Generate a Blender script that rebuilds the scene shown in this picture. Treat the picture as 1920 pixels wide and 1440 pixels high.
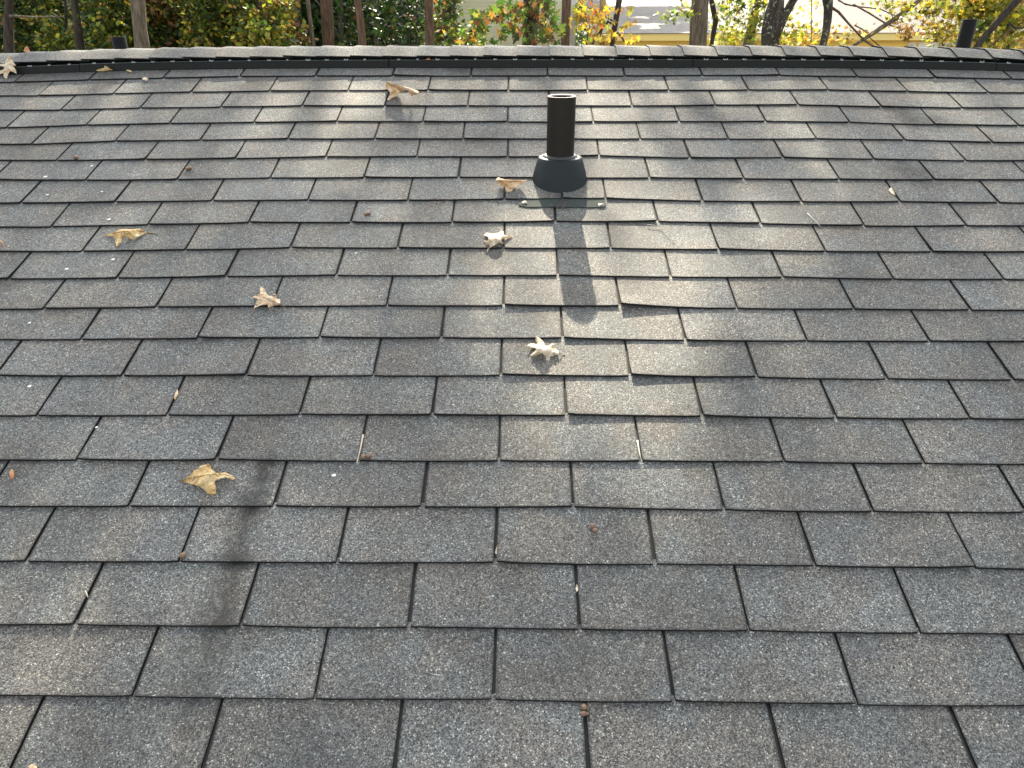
import bpy, bmesh, math, random
import numpy as np
from mathutils import Vector, Matrix, noise
random.seed(7); rng = np.random.default_rng(11)
for o in list(bpy.data.objects): bpy.data.objects.remove(o)
S = bpy.context.scene
C = S.collection
# ---------------------------------------------------------------- camera
SL = math.radians(18.435); cs, sn = math.cos(SL), math.sin(SL)      # roof slope 4:12
Z0 = 4.3                                                            # height of the roof-plane origin
def RW(u, v, n=0.0):                                                # roof coords -> world
    return Vector((u, v*cs - n*sn, Z0 + v*sn + n*cs))
PHI, ROLL, YAW, CU, CV, CH, FPX = 0.807922844, -0.00854295483, -0.0154469139, 0.0449611914, -0.469122275, 1.26116491, 1377.75706
_f = np.array([math.sin(YAW)*math.cos(PHI), math.cos(YAW)*math.cos(PHI), -math.sin(PHI)])
_r = np.array([math.cos(YAW), -math.sin(YAW), 0.]); _u = np.cross(_r, _f)
_r2 = _r*math.cos(ROLL)+_u*math.sin(ROLL); _u2 = -_r*math.sin(ROLL)+_u*math.cos(ROLL)
M = np.stack([_r2, _u2, _f])
def roofdir(d): return Vector((d[0], d[1]*cs - d[2]*sn, d[1]*sn + d[2]*cs))
CAM = RW(CU, CV, CH)
wr, wu, wf = roofdir(_r2), roofdir(_u2), roofdir(_f)
cam = bpy.data.cameras.new('camera'); co = bpy.data.objects.new('camera', cam); C.objects.link(co)
co.matrix_world = Matrix(((wr.x, wu.x, -wf.x, CAM.x), (wr.y, wu.y, -wf.y, CAM.y), (wr.z, wu.z, -wf.z, CAM.z), (0, 0, 0, 1)))
cam.sensor_width = 36; cam.sensor_fit = 'HORIZONTAL'; cam.lens = 36*FPX/1920
cam.clip_start = 0.05; cam.clip_end = 2000
S.camera = co
def back(x, y, n=0.0):                                              # photo point -> roof plane lifted by n
    d = M.T @ np.array([(x-960)/FPX, -(y-720)/FPX, 1.]); t = (n-CH)/d[2]
    return CU+t*d[0], CV+t*d[1], n
def at(x, y, Y):                                                    # photo point -> world point at depth Y
    d = wf + wr*((x-960)/FPX) - wu*((y-720)/FPX)
    return CAM + d*((Y-CAM.y)/d.y)
def px(P):
    q = Vector(P)-CAM; z = q.dot(wf)
    if z < 1e-3: return (-9999, -9999)
    return 960+FPX*q.dot(wr)/z, 720-FPX*q.dot(wu)/z
# ---------------------------------------------------------------- world, sun, exposure
SUN_EL, SUN_AZ = math.radians(36.4), math.radians(-3.0)             # azimuth from +Y towards +X
SUN = Vector((math.sin(SUN_AZ)*math.cos(SUN_EL), math.cos(SUN_AZ)*math.cos(SUN_EL), math.sin(SUN_EL)))
W = bpy.data.worlds.new('World'); S.world = W; W.use_nodes = True
nt = W.node_tree; bg = nt.nodes['Background']
sky = nt.nodes.new('ShaderNodeTexSky'); sky.sky_type = 'NISHITA'; sky.sun_disc = False
sky.sun_elevation = SUN_EL; sky.sun_rotation = SUN_AZ; sky.air_density = 1.0; sky.dust_density = 3.0; sky.ozone_density = 1.0
hs = nt.nodes.new('ShaderNodeHueSaturation'); hs.inputs['Saturation'].default_value = .21
nt.links.new(sky.outputs[0], hs.inputs['Color']); nt.links.new(hs.outputs[0], bg.inputs[0]); bg.inputs[1].default_value = 0.15
sl = bpy.data.lights.new('sun', 'SUN'); sl.energy = 5.0; sl.angle = math.radians(0.53); sl.color = (1.0, 0.88, 0.68)
so = bpy.data.objects.new('sun', sl); C.objects.link(so)
so.rotation_euler = (-SUN).to_track_quat('-Z', 'Y').to_euler()
S.view_settings.view_transform = 'Standard'; S.view_settings.look = 'None'
S.view_settings.exposure = 1.58; S.view_settings.gamma = 1.0; S.view_settings.use_curve_mapping = False
# ---------------------------------------------------------------- helpers
def tag(o, label=None, cat=None, group=None, kind=None):
    if label: o['label'] = label
    if cat: o['category'] = cat
    if group: o['group'] = group
    if kind: o['kind'] = kind
    return o
def link(name, me, mat=None, parent=None):
    o = bpy.data.objects.new(name, me); C.objects.link(o)
    if me is not None and mat is not None:
        for m in (mat if isinstance(mat, (list, tuple)) else [mat]): me.materials.append(m)
    if parent is not None:
        o.parent = parent; o.matrix_parent_inverse = parent.matrix_world.inverted() if parent.type != 'EMPTY' else Matrix.Translation(-parent.location)
    return o
def empty(name, loc=(0, 0, 0)):
    o = bpy.data.objects.new(name, None); C.objects.link(o); o.location = loc; o.empty_display_size = .2
    return o
def mesh(name, V, F, smooth=False):
    me = bpy.data.meshes.new(name); me.from_pydata([tuple(v) for v in V], [], F); me.update()
    if smooth:
        me.polygons.foreach_set('use_smooth', [True]*len(me.polygons))
    return me
def boxvf(x0, x1, y0, y1, z0, z1, V, F):
    b = len(V)
    V += [(x0,y0,z0),(x1,y0,z0),(x1,y1,z0),(x0,y1,z0),(x0,y0,z1),(x1,y0,z1),(x1,y1,z1),(x0,y1,z1)]
    F += [tuple(b+i for i in f) for f in ((0,3,2,1),(4,5,6,7),(0,1,5,4),(1,2,6,5),(2,3,7,6),(3,0,4,7))]
def box(name, x0, x1, y0, y1, z0, z1, mat, parent=None):
    V, F = [], []; boxvf(x0, x1, y0, y1, z0, z1, V, F); return link(name, mesh(name, V, F), mat, parent)
def tubevf(pts, rad, V, F, seg=8, cap=True, rough=0.0):
    b0 = len(V); n = len(pts); pts = [Vector(p) for p in pts]
    for i, p in enumerate(pts):
        t = (pts[min(i+1, n-1)]-pts[max(i-1, 0)]).normalized()
        a = Vector((1, 0, 0)) if abs(t.x) < .9 else Vector((0, 1, 0))
        e1 = t.cross(a).normalized(); e2 = t.cross(e1)
        for k in range(seg):
            an = 2*math.pi*k/seg; r = rad[i]*(1+rough*noise.noise(Vector((math.cos(an)*2+p.x*3, math.sin(an)*2, p.z*2.2))))
            V.append(tuple(p+e1*(r*math.cos(an))+e2*(r*math.sin(an))))
    for i in range(n-1):
        for k in range(seg):
            a = b0+i*seg+k; b = b0+i*seg+(k+1) % seg
            F.append((a, b, b+seg, a+seg))
    if cap:
        F.append(tuple(b0+k for k in range(seg))[::-1]); F.append(tuple(b0+(n-1)*seg+k for k in range(seg)))
# ---------------------------------------------------------------- materials
def newmat(name):
    m = bpy.data.materials.new(name); m.use_nodes = True
    return m, m.node_tree, m.node_tree.nodes['Principled BSDF']
def N(t, typ, **kw):
    n = t.nodes.new(typ)
    for k, v in kw.items():
        if k.startswith('i_'):
            n.inputs[int(k[2:]) if k[2:].isdigit() else k[2:]].default_value = v
        else: setattr(n, k, v)
    return n
def mth(t, op, a, b=None, c=None, clamp=False):
    n = t.nodes.new('ShaderNodeMath'); n.operation = op; n.use_clamp = clamp
    for i, x in enumerate((a, b, c)):
        if x is None: continue
        if isinstance(x, (int, float)): n.inputs[i].default_value = x
        else: t.links.new(x, n.inputs[i])
    return n.outputs[0]
def mix(t, fac, a, b, typ='MIX'):
    n = t.nodes.new('ShaderNodeMix'); n.data_type = 'RGBA'; n.blend_type = typ
    for i, x in ((0, fac), (6, a), (7, b)):
        if isinstance(x, (int, float)): n.inputs[i].default_value = x
        elif isinstance(x, tuple): n.inputs[i].default_value = (*x, 1) if len(x) == 3 else x
        else: t.links.new(x, n.inputs[i])
    return n.outputs[2]
def ramp(t, fac, stops, interp='LINEAR'):
    n = t.nodes.new('ShaderNodeValToRGB'); n.color_ramp.interpolation = interp
    e = n.color_ramp.elements
    while len(e) < len(stops): e.new(.5)
    for i, (p, c) in enumerate(stops): e[i].position = p; e[i].color = (*c, 1) if len(c) == 3 else c
    t.links.new(fac, n.inputs[0]); return n.outputs[0]
def mrange(t, v, a, b, c=0., d=1., smooth=True):
    n = t.nodes.new('ShaderNodeMapRange'); n.interpolation_type = 'SMOOTHSTEP' if smooth else 'LINEAR'
    t.links.new(v, n.inputs[0])
    for i, x in enumerate((a, b, c, d)): n.inputs[i+1].default_value = x
    return n.outputs[0]
def noisetex(t, vec, scale, detail=2, rough=.5, dim='3D'):
    n = t.nodes.new('ShaderNodeTexNoise'); n.noise_dimensions = dim
    n.inputs['Scale'].default_value = scale; n.inputs['Detail'].default_value = detail; n.inputs['Roughness'].default_value = rough
    t.links.new(vec, n.inputs['Vector']); return n.outputs[0], n.outputs[1]

def shingle_material(name, stain=True, tone=1.0):
    m, t, p = newmat(name); L = t.links.new
    uv = N(t, 'ShaderNodeUVMap', uv_map='roof').outputs[0]
    rnd = N(t, 'ShaderNodeObjectInfo').outputs['Random']
    sc = N(t, 'ShaderNodeVectorMath', operation='SCALE'); sc.inputs[0].default_value = (31.7, 17.3, 9.1); L(rnd, sc.inputs['Scale'])
    ad = N(t, 'ShaderNodeVectorMath', operation='ADD'); L(uv, ad.inputs[0]); L(sc.outputs[0], ad.inputs[1]); ov = ad.outputs[0]
    # mineral granules
    vo = N(t, 'ShaderNodeTexVoronoi', i_Scale=530.0); L(ov, vo.inputs['Vector'])
    sep = N(t, 'ShaderNodeSeparateColor'); L(vo.outputs['Color'], sep.inputs[0])
    gran = ramp(t, sep.outputs[0], [(0, (.030, .031, .031)), (.16, (.070, .070, .071)), (.36, (.118, .115, .108)), (.56, (.155, .156, .157)),
                                    (.74, (.195, .182, .165)), (.89, (.255, .258, .255)), (.974, (.50, .49, .46))], 'CONSTANT')
    vo2 = N(t, 'ShaderNodeTexVoronoi', i_Scale=250.0); L(ov, vo2.inputs['Vector'])
    sep2 = N(t, 'ShaderNodeSeparateColor'); L(vo2.outputs['Color'], sep2.inputs[0])
    gran = mix(t, 1.0, gran, ramp(t, sep2.outputs[1], [(0, (.74, .74, .75)), (.5, (.99, .99, .99)), (1, (1.28, 1.28, 1.27))]), 'MULTIPLY')
    # blend zones: blue-grey, brown, charcoal
    n1, _ = noisetex(t, ov, 7.5, 2, .55)
    n2, _ = noisetex(t, ov, 4.0, 1, .5)
    tint = mix(t, mrange(t, n1, .40, .62), (.93, 1.00, .99), (1.025, 1.0, .92))
    col = mix(t, 1.0, gran, tint, 'MULTIPLY')
    dark = mrange(t, n2, .32, .54, .86, 1.06)
    n3, _ = noisetex(t, ov, 36., 3, .6)
    dark = mth(t, 'MULTIPLY', dark, mrange(t, n3, .3, .7, .91, 1.09))
    val = mth(t, 'MULTIPLY', dark, mth(t, 'MULTIPLY_ADD', rnd, .16*tone, .92*tone))
    # marks shared by neighbouring tabs: broad dark clouds, sooty drips following the slope, smudges
    n4, _ = noisetex(t, uv, 2.3, 3, .6)
    val = mth(t, 'MULTIPLY', val, mrange(t, n4, .34, .56, .74, 1.05))
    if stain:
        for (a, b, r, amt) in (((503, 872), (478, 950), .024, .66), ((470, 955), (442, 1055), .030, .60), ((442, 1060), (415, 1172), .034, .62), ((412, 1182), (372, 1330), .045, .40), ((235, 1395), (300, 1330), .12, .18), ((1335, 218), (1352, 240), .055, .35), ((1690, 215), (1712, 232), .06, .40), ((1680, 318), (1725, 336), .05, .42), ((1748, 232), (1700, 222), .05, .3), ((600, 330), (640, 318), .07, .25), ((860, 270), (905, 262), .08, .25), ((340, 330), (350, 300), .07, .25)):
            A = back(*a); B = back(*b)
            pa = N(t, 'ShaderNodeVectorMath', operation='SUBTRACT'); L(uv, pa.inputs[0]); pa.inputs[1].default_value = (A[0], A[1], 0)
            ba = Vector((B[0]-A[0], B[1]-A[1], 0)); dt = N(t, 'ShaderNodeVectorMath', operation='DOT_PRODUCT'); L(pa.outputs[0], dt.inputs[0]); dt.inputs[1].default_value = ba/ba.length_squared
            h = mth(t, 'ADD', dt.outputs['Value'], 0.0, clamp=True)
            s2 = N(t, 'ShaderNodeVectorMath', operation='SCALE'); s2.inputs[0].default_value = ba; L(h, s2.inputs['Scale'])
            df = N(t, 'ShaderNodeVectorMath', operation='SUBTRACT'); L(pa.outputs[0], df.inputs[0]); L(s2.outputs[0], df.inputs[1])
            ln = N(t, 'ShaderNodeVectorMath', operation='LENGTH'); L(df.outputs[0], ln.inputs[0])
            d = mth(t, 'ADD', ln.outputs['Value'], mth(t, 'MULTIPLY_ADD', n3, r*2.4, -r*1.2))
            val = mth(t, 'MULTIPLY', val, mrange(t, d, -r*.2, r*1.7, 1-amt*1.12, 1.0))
    # local tab coordinates: washed-down granules below the joint above, worn dark rim
    lv = N(t, 'ShaderNodeUVMap', uv_map='tab').outputs[0]
    sx = N(t, 'ShaderNodeSeparateXYZ'); L(lv, sx.inputs[0])
    cx = mth(t, 'ABSOLUTE', mth(t, 'SUBTRACT', sx.outputs[0], mth(t, 'MULTIPLY_ADD', n3, .02, .49)))
    wash = mth(t, 'MULTIPLY', mrange(t, cx, .008, .04, 1., 0.), mrange(t, sx.outputs[1], .76, .97))
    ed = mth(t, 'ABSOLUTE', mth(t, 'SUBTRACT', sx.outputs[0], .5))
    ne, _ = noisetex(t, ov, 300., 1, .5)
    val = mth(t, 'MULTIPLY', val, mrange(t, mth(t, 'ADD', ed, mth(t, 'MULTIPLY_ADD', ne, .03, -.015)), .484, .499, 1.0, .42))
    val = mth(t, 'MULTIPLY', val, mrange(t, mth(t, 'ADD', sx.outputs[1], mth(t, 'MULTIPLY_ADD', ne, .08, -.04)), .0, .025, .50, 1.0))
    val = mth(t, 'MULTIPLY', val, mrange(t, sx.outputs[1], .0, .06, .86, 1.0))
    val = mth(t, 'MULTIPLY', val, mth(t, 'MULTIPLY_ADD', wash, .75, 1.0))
    cc = N(t, 'ShaderNodeCombineColor'); [L(val, cc.inputs[i]) for i in range(3)]
    col = mix(t, 1.0, col, cc.outputs[0], 'MULTIPLY')
    L(col, p.inputs['Base Color'])
    p.inputs['Roughness'].default_value = .74; p.inputs['Specular IOR Level'].default_value = .55
    bp = N(t, 'ShaderNodeBump', i_Strength=.8, i_Distance=.0011)
    L(mth(t, 'ADD', mth(t, 'SUBTRACT', 1.0, vo.outputs['Distance']), mth(t, 'MULTIPLY', sep.outputs[1], .8)), bp.inputs['Height'])
    L(bp.outputs[0], p.inputs['Normal'])
    return m
def simple(name, col, rough=.6, spec=.4, nscale=20, namt=.15, bump=0., metal=0.):
    m, t, p = newmat(name); L = t.links.new
    tc = N(t, 'ShaderNodeTexCoord').outputs['Object']
    f, _ = noisetex(t, tc, nscale, 4, .6)
    c = mix(t, f, tuple(x*(1-namt) for x in col), tuple(min(1, x*(1+namt)) for x in col))
    L(c, p.inputs['Base Color']); p.inputs['Roughness'].default_value = rough
    p.inputs['Specular IOR Level'].default_value = spec; p.inputs['Metallic'].default_value = metal
    if bump:
        b = N(t, 'ShaderNodeBump', i_Strength=bump, i_Distance=.01); L(f, b.inputs['Height']); L(b.outputs[0], p.inputs['Normal'])
    return m
def bark(name, c1, c2, lichen=0.):
    m, t, p = newmat(name); L = t.links.new
    tc = N(t, 'ShaderNodeTexCoord').outputs['Object']
    mp = N(t, 'ShaderNodeMapping'); mp.inputs['Scale'].default_value = (1, 1, .16); L(tc, mp.inputs[0])
    f, _ = noisetex(t, mp.outputs[0], 26, 5, .7)
    c = ramp(t, f, [(.30, tuple(x*.35 for x in c1)), (.48, c1), (.68, c2)])
    if lichen:
        g, _ = noisetex(t, tc, 24, 3, .6)
        c = mix(t, mrange(t, g, .57, .64), c, (.27, .30, .24))
    L(c, p.inputs['Base Color']); p.inputs['Roughness'].default_value = .9
    b = N(t, 'ShaderNodeBump', i_Strength=.9, i_Distance=.03); L(f, b.inputs['Height']); L(b.outputs[0], p.inputs['Normal'])
    return m
def leafmat(name, trans=.5, gloss=.45):
    m, t, p = newmat(name); L = t.links.new
    at_ = N(t, 'ShaderNodeVertexColor', layer_name='tint').outputs[0]
    L(at_, p.inputs['Base Color']); p.inputs['Roughness'].default_value = .5; p.inputs['Specular IOR Level'].default_value = gloss
    tr = N(t, 'ShaderNodeBsdfTranslucent'); L(mix(t, 1.0, at_, (1.2, 1.25, .8), 'MULTIPLY'), tr.inputs[0])
    ms = N(t, 'ShaderNodeMixShader'); ms.inputs[0].default_value = trans
    L(p.outputs[0], ms.inputs[1]); L(tr.outputs[0], ms.inputs[2]); L(ms.outputs[0], t.nodes['Material Output'].inputs[0])
    return m
MSH = shingle_material('granule_shingle'); MCAP = shingle_material('granule_cap', stain=False, tone=.93)
MSLOT = simple('slot_asphalt', (.045, .046, .044), .9, .3, 420, .95)
MASPH = simple('asphalt_edge', (.012, .012, .013), .9, .3, 300, .5)
MBLK = simple('black_vent_plastic', (.006, .008, .0075), .5, .22, 60, .3)
MRIM = simple('lit_vent_edge', (.19, .22, .21), .5, .5, 200, .5)  # pale colour paints the light along the baffle's top edge
MPIPE = simple('black_pipe', (.012, .0105, .008), .42, .28, 30, .3)
MPIPEF = simple('black_pipe_far', (.006, .007, .007), .5, .12, 30, .3)
MBOOT = simple('boot_metal', (.011, .018, .020), .50, .28, 25, .25)
MFLASH = simple('flashing_paint', (.050, .062, .058), .8, .12, 60, .25)
MSEAL = simple('sealant', (.03, .03, .03), .5, .4, 200, .4)
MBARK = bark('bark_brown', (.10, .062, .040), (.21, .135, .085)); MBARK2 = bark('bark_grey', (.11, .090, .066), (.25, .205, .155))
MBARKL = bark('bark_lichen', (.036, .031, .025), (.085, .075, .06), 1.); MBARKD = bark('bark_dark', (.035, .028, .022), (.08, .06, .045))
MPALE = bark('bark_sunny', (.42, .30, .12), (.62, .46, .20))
MLEAF = leafmat('tree_leaf', .42); MLEAFD = leafmat('shade_leaf', .3, .3)
ROWS={
0:[(-2,250,1306),(-1,590,1310.5),(0,925,1313),(1,1263,1316),(2,1606,1321)],
1:[(-2.5,142,1173),(-1.5,452,1174),(-0.5,766,1177),(0.5,1087,1181),(1.5,1404,1183),(2.5,1723,1188)],
2:[(-3,50,1053),(-2,337,1054),(-1,632,1055),(0,929,1056),(1,1228,1058),(2,1528,1062),(3,1827,1066)],
3:[(-2.5,242,950),(-1.5,514,950),(-0.5,792,951),(0.5,1075,951),(1.5,1357,957),(2.5,1636,960)],
4:[(-3,146,864),(-2,407,863),(-1,672,865),(0,935,864),(1,1202,866),(2,1470,867),(3,1732,870)],
5:[(-3.5,70,780),(-2.5,313,779),(-1.5,562,778),(-0.5,811,779),(0.5,1062,780),(1.5,1316,782),(2.5,1567,784),(3.5,1818,786)],
6:[(-3,230,706),(-2,462,705),(-1,700,705),(0,939,705),(1,1181,706),(2,1419,708),(3,1662,711),(4,1898,713)],
7:[(-3.5,152,637),(-2.5,372,635),(-1.5,599,634),(-0.5,827,635),(0.5,1055,635),(1.5,1285,639),(2.5,1513,640),(3.5,1742,641)],
8:[(-4,83,580),(-3,294,576),(-1,725,574),(0,944,574),(1,1162,575),(2,1382,579),(3,1600,580),(4,1819,582)],
9:[(-4.5,18,524),(-3.5,220,522),(-2.5,424,519),(-1.5,631,517),(-0.5,839,517),(0.5,1046,517),(1.5,1257,520),(2.5,1467,520),(3.5,1675,524),(4.5,1882,525)],
10:[(-4,155,472),(-3,348,469),(-2,545,465),(-1,746,466),(0,945,466),(1,1145,466),(2,1347,469),(3,1547,472),(4,1747,473)],
11:[(-4.5,96,426),(-3.5,278,422),(-2.5,467,418),(-1.5,658,418),(-0.5,848,418),(0.5,1041,416),(1.5,1233,416),(2.5,1426,420),(3.5,1620,424),(4.5,1811,424)],
12:[(-5,40,382),(-4,217,379),(-3,398,377),(-2,578,376),(-1,765,376),(0,946,374),(1,1135,373),(2,1317,378),(3,1503,379),(4,1687,379),(5,1872,381)],
13:[(-4.5,162,338),(-3.5,333,337),(-2.5,507,334),(-1.5,683,334),(-0.5,860,333),(1.5,1217,334),(2.5,1394,336),(3.5,1573,337),(4.5,1751,338)],
14:[(-5,107,301),(-4,273,300),(-3,442,298),(-2,612,294),(0,952,295),(1,1123,292),(2,1293,297),(3,1468,296),(4,1638,299),(5,1810,302)],
15:[(-5.5,60,271),(-4.5,217,265),(-3.5,376,263),(-2.5,540,261),(-1.5,703,261),(-0.5,868,261),(1.5,1200,261),(2.5,1365,261),(3.5,1530,261),(4.5,1695,263),(5.5,1860,268)],
16:[(-6,13,240),(-5,163,235),(-4,318,232),(-3,477,230),(-2,632,228),(-1,793,229),(0,952,229),(1,1112,229),(3,1435,228),(4,1593,230),(5,1752,234),(6,1909,236)],
17:[(-5.5,115,207),(-4.5,263,203),(-3.5,415,201),(-2.5,567,199),(-1.5,722,199),(-0.5,877,199),(1.5,1185,199),(2.5,1341,198),(3.5,1496,197),(4.5,1652,201),(5.5,1803,203)],
18:[(-6,72,180),(-5,213,176),(-4,359,173),(-3,506,171),(-2,653,170),(-1,803,170),(0,953,170),(1,1102,170),(2,1253,170),(3,1403,169),(4,1552,169),(5,1701,172),(6,1852,174)],
19:[(-6.5,28,155),(-5.5,167,150),(-4.5,307,147),(-3.5,450,144),(-2.5,592,143),(-1.5,736,143),(-0.5,883,143),(0.5,1027,143),(1.5,1171,143),(2.5,1317,142),(3.5,1462,142),(4.5,1607,144.5),(5.5,1753,146),(6.5,1897,149)],
}
# ================================================================ OUR ROOF
WT, EX = .3048, .127
house = empty('shingled_house', (0, 2.58, 0))
tag(house, 'house under weathered grey three tab shingle roof filling the foreground', 'house')
joint = {}                                                          # course -> sorted [(u, v)]
for n, pts in ROWS.items():
    L = {}
    for (k, x, y) in pts:
        # the joint sits on the tabs' upper surface
        b = back(x, y, .0085); L[k] = (b[0], b[1])
    ks = sorted(L); lo, hi = ks[0], ks[-1]
    k = lo
    while k <= hi:
        if k not in L:
            a = max(q for q in L if q < k); b = min(q for q in L if q > k); f = (k-a)/(b-a)
            L[k] = (L[a][0]*(1-f)+L[b][0]*f, L[a][1]*(1-f)+L[b][1]*f)
        k += 1
    joint[n] = L
sl_ = lambda n: (joint[n][max(joint[n])][1]-joint[n][min(joint[n])][1])
for n in range(-6, 21):
    if n not in joint:
        off = 0 if n % 2 == 0 else .5
        if n > 19: joint[n] = {k+off: ((k+off)*WT+.01, 0) for k in range(-7, 7)}
        else: joint[n] = {k+off: ((k+off)*WT+(.0), n*EX+.002) for k in range(-3, 4)}
# course -1 is seen along the bottom: joints at 755, 1095, 1440, 1780 / 1316
for k, x, y in ((-1.5, 418, 1312), (-.5, 755, 1314), (.5, 1095, 1318), (1.5, 1440, 1322), (2.5, 1780, 1326), (-2.5, 83, 1311)):
    joint[-1][k] = (back(x, y, .0045)[0], -EX+.002)
top = joint[19]
tk = sorted(top)
ctr = top[.5][1]
def sag(u):                                                         # the upper courses droop towards the gable ends
    us = [top[k][0] for k in tk]; vs = [top[k][1]-ctr for k in tk]
    c = np.polyfit(us, vs, 4); uu = max(-2.3, min(2.3, u)); return float(np.polyval(c, uu) - np.polyval(c, 0))
_c = np.polyfit([top[k][0] for k in tk], [top[k][1]-ctr for k in tk], 4)
def sag(u): uu = max(-2.3, min(2.3, u)); return float(np.polyval(_c, uu)-_c[-1])
for k in joint[20]: joint[20][k] = (joint[20][k][0], 20*EX-.006+sag(joint[20][k][0]))
for n in joint:                                                     # carry every course on beyond the frame
    L = joint[n]; lo, hi = min(L), max(L)
    while L[lo][0] > -6.5: L[lo-1] = (L[lo][0]-WT, L[lo][1]); lo -= 1
    while L[hi][0] < 6.5: L[hi+1] = (L[hi][0]+WT, L[hi][1]); hi += 1
joint[12][.57] = (back(1054, 373, .008)[0], joint[12][1][1])        # extra cut below the vent boot
TH = .0054
def edge_v(n, u):                                                   # course butt line at u
    L = sorted(joint[n].values()); us = [a[0] for a in L]; vs = [a[1] for a in L]
    return float(np.interp(u, us, vs))
def lift(n, u): return .0012*noise.noise(Vector((u*1.7, n*3.1, 0)))
seg = 10
def tab_data(n, k0, k1, V, F, UV, TB, MI):
    (ua, va), (ub, vb) = joint[n][k0], joint[n][k1]
    g = .0020 + .0017*random.random()**1.3
    u0, u1 = ua+g, ub-g
    va += random.uniform(-.0012, .0012); vb += random.uniform(-.0012, .0012)
    la = max(0, random.gauss(.0, .0016)); lb = max(0, random.gauss(.0, .0016)); sagm = random.uniform(-.0004, .0012)
    if random.random() < .07:
        if random.random() < .5: la += random.uniform(.002, .006)
        else: lb += random.uniform(.002, .006)
    if n in (8, 7, 6, 5) and k0 in (.0, .5, 1, 1.5): la += random.uniform(.003, .005)
    b = len(V); rowsn = 4; sk0, sk1 = random.uniform(-.0018, .0006), random.uniform(-.0006, .0018)
    for j in range(rowsn):
        for i in range(seg+1):
            f = i/seg
            vbot = va*(1-f)+vb*f - sagm*math.sin(math.pi*f) + random.uniform(-.0004, .0004)*(j == 0)
            # rounded tab corners at the butt
            if j == 0 and i in (0, seg): vbot += .0009
            u = u0*(1-f)+u1*f + (sk0*(1-f)+sk1*f)*(j/(rowsn-1)-.5) + (random.uniform(-.0006, .0006) if i in (0, seg) else 0)
            vtop = edge_v(n+1, u)+.012 if n+1 in joint else vbot+EX+.01
            hgt = (0, .3, .62, 1)[j]
            v = vbot*(1-hgt)+vtop*hgt
            lf = (la*(1-f)**2.2+lb*f**2.2)*(1-hgt)**2
            nn = TH + .0058*(1-hgt) + .0006 + lift(n, u)*(1-hgt) + lf
            V.append(RW(u, v, nn)); UV.append((u, v, 0)); TB.append((f, hgt))
    for j in range(rowsn-1):
        for i in range(seg):
            a = b+j*(seg+1)+i; F.append((a, a+1, a+seg+2, a+seg+1)); MI.append(0)
    # butt edge and sides
    e = len(V)
    for i in range(seg+1):
        q = V[b+i]; V.append(q - RW(0, 0, TH+.0002*random.random()) + RW(0, -.0003, 0)); UV.append(UV[b+i]); TB.append(TB[b+i])
    for i in range(seg): F.append((e+i, e+i+1, b+i+1, b+i)); MI.append(1)
    for s, i in ((0, 0), (1, seg)):
        top_ = [b+j*(seg+1)+i for j in range(rowsn)]; low = []
        for j, q in enumerate(top_):
            V.append(V[q] - RW(0, 0, TH) + RW(0, 0, 0)); UV.append(UV[q]); TB.append(TB[q]); low.append(len(V)-1)
        for j in range(rowsn-1):
            f = (low[j], top_[j], top_[j+1], low[j+1]) if s == 1 else (low[j+1], top_[j+1], top_[j], low[j])
            F.append(f[::-1]); MI.append(1)
def finish(name, V, F, UV, TB, MI, mats, parent):
    me = mesh(name, V, F)
    for m in mats: me.materials.append(m)
    me.polygons.foreach_set('material_index', MI)
    l1 = me.uv_layers.new(name='roof'); l2 = me.uv_layers.new(name='tab')
    idx = np.empty(len(me.loops), int); me.loops.foreach_get('vertex_index', idx)
    l1.data.foreach_set('uv', np.array([q[:2] for q in UV], float)[idx].ravel())
    l2.data.foreach_set('uv', np.array(TB, float)[idx].ravel())
    return link(name, me, None, parent)
# deck: two dark slopes under the shingles (front and back) with real thickness
VR = back(960, 84.5, .054)[1]+.016
APEX = RW(0, VR, 0); yr = APEX.y
V, F = [], []
def slab(u0, u1, v0, v1, n0, n1, back_=False):
    b = len(V)
    for (u, v, n) in ((u0,v0,n0),(u1,v0,n0),(u1,v1,n0),(u0,v1,n0),(u0,v0,n1),(u1,v0,n1),(u1,v1,n1),(u0,v1,n1)):
        p = RW(u, v, n)
        if back_: p.y = 2*yr-p.y
        V.append(p)
    F.extend([tuple(b+i for i in f) for f in ((0,3,2,1),(4,5,6,7),(0,1,5,4),(1,2,6,5),(2,3,7,6),(3,0,4,7))])
slab(-6.6, 6.6, -.80, VR-.004, -.03, 0); slab(-6.6, 6.6, -2.8, VR-.004, -.03, 0, True)
roof = link('roof', mesh('roof', V, F), MASPH, house)
# dark backing seen down the slots between tabs
V, F = [], []
for n in range(-6, 20):
    us = np.linspace(-6.5, 6.5, 80); b = len(V)
    for u in us:
        u = float(u); v0 = edge_v(n, u)+.004; v1 = edge_v(n+1, u)+.010
        V += [RW(u, v0, .0058), RW(u, v1, .0004), RW(u, v0, .0012)]
    for i in range(len(us)-1):
        a = b+3*i; F += [(a, a+3, a+4, a+1), (a+2, a+5, a+3, a)]
link('slot_backing', mesh('slot_backing', V, F), MSLOT, roof)
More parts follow.
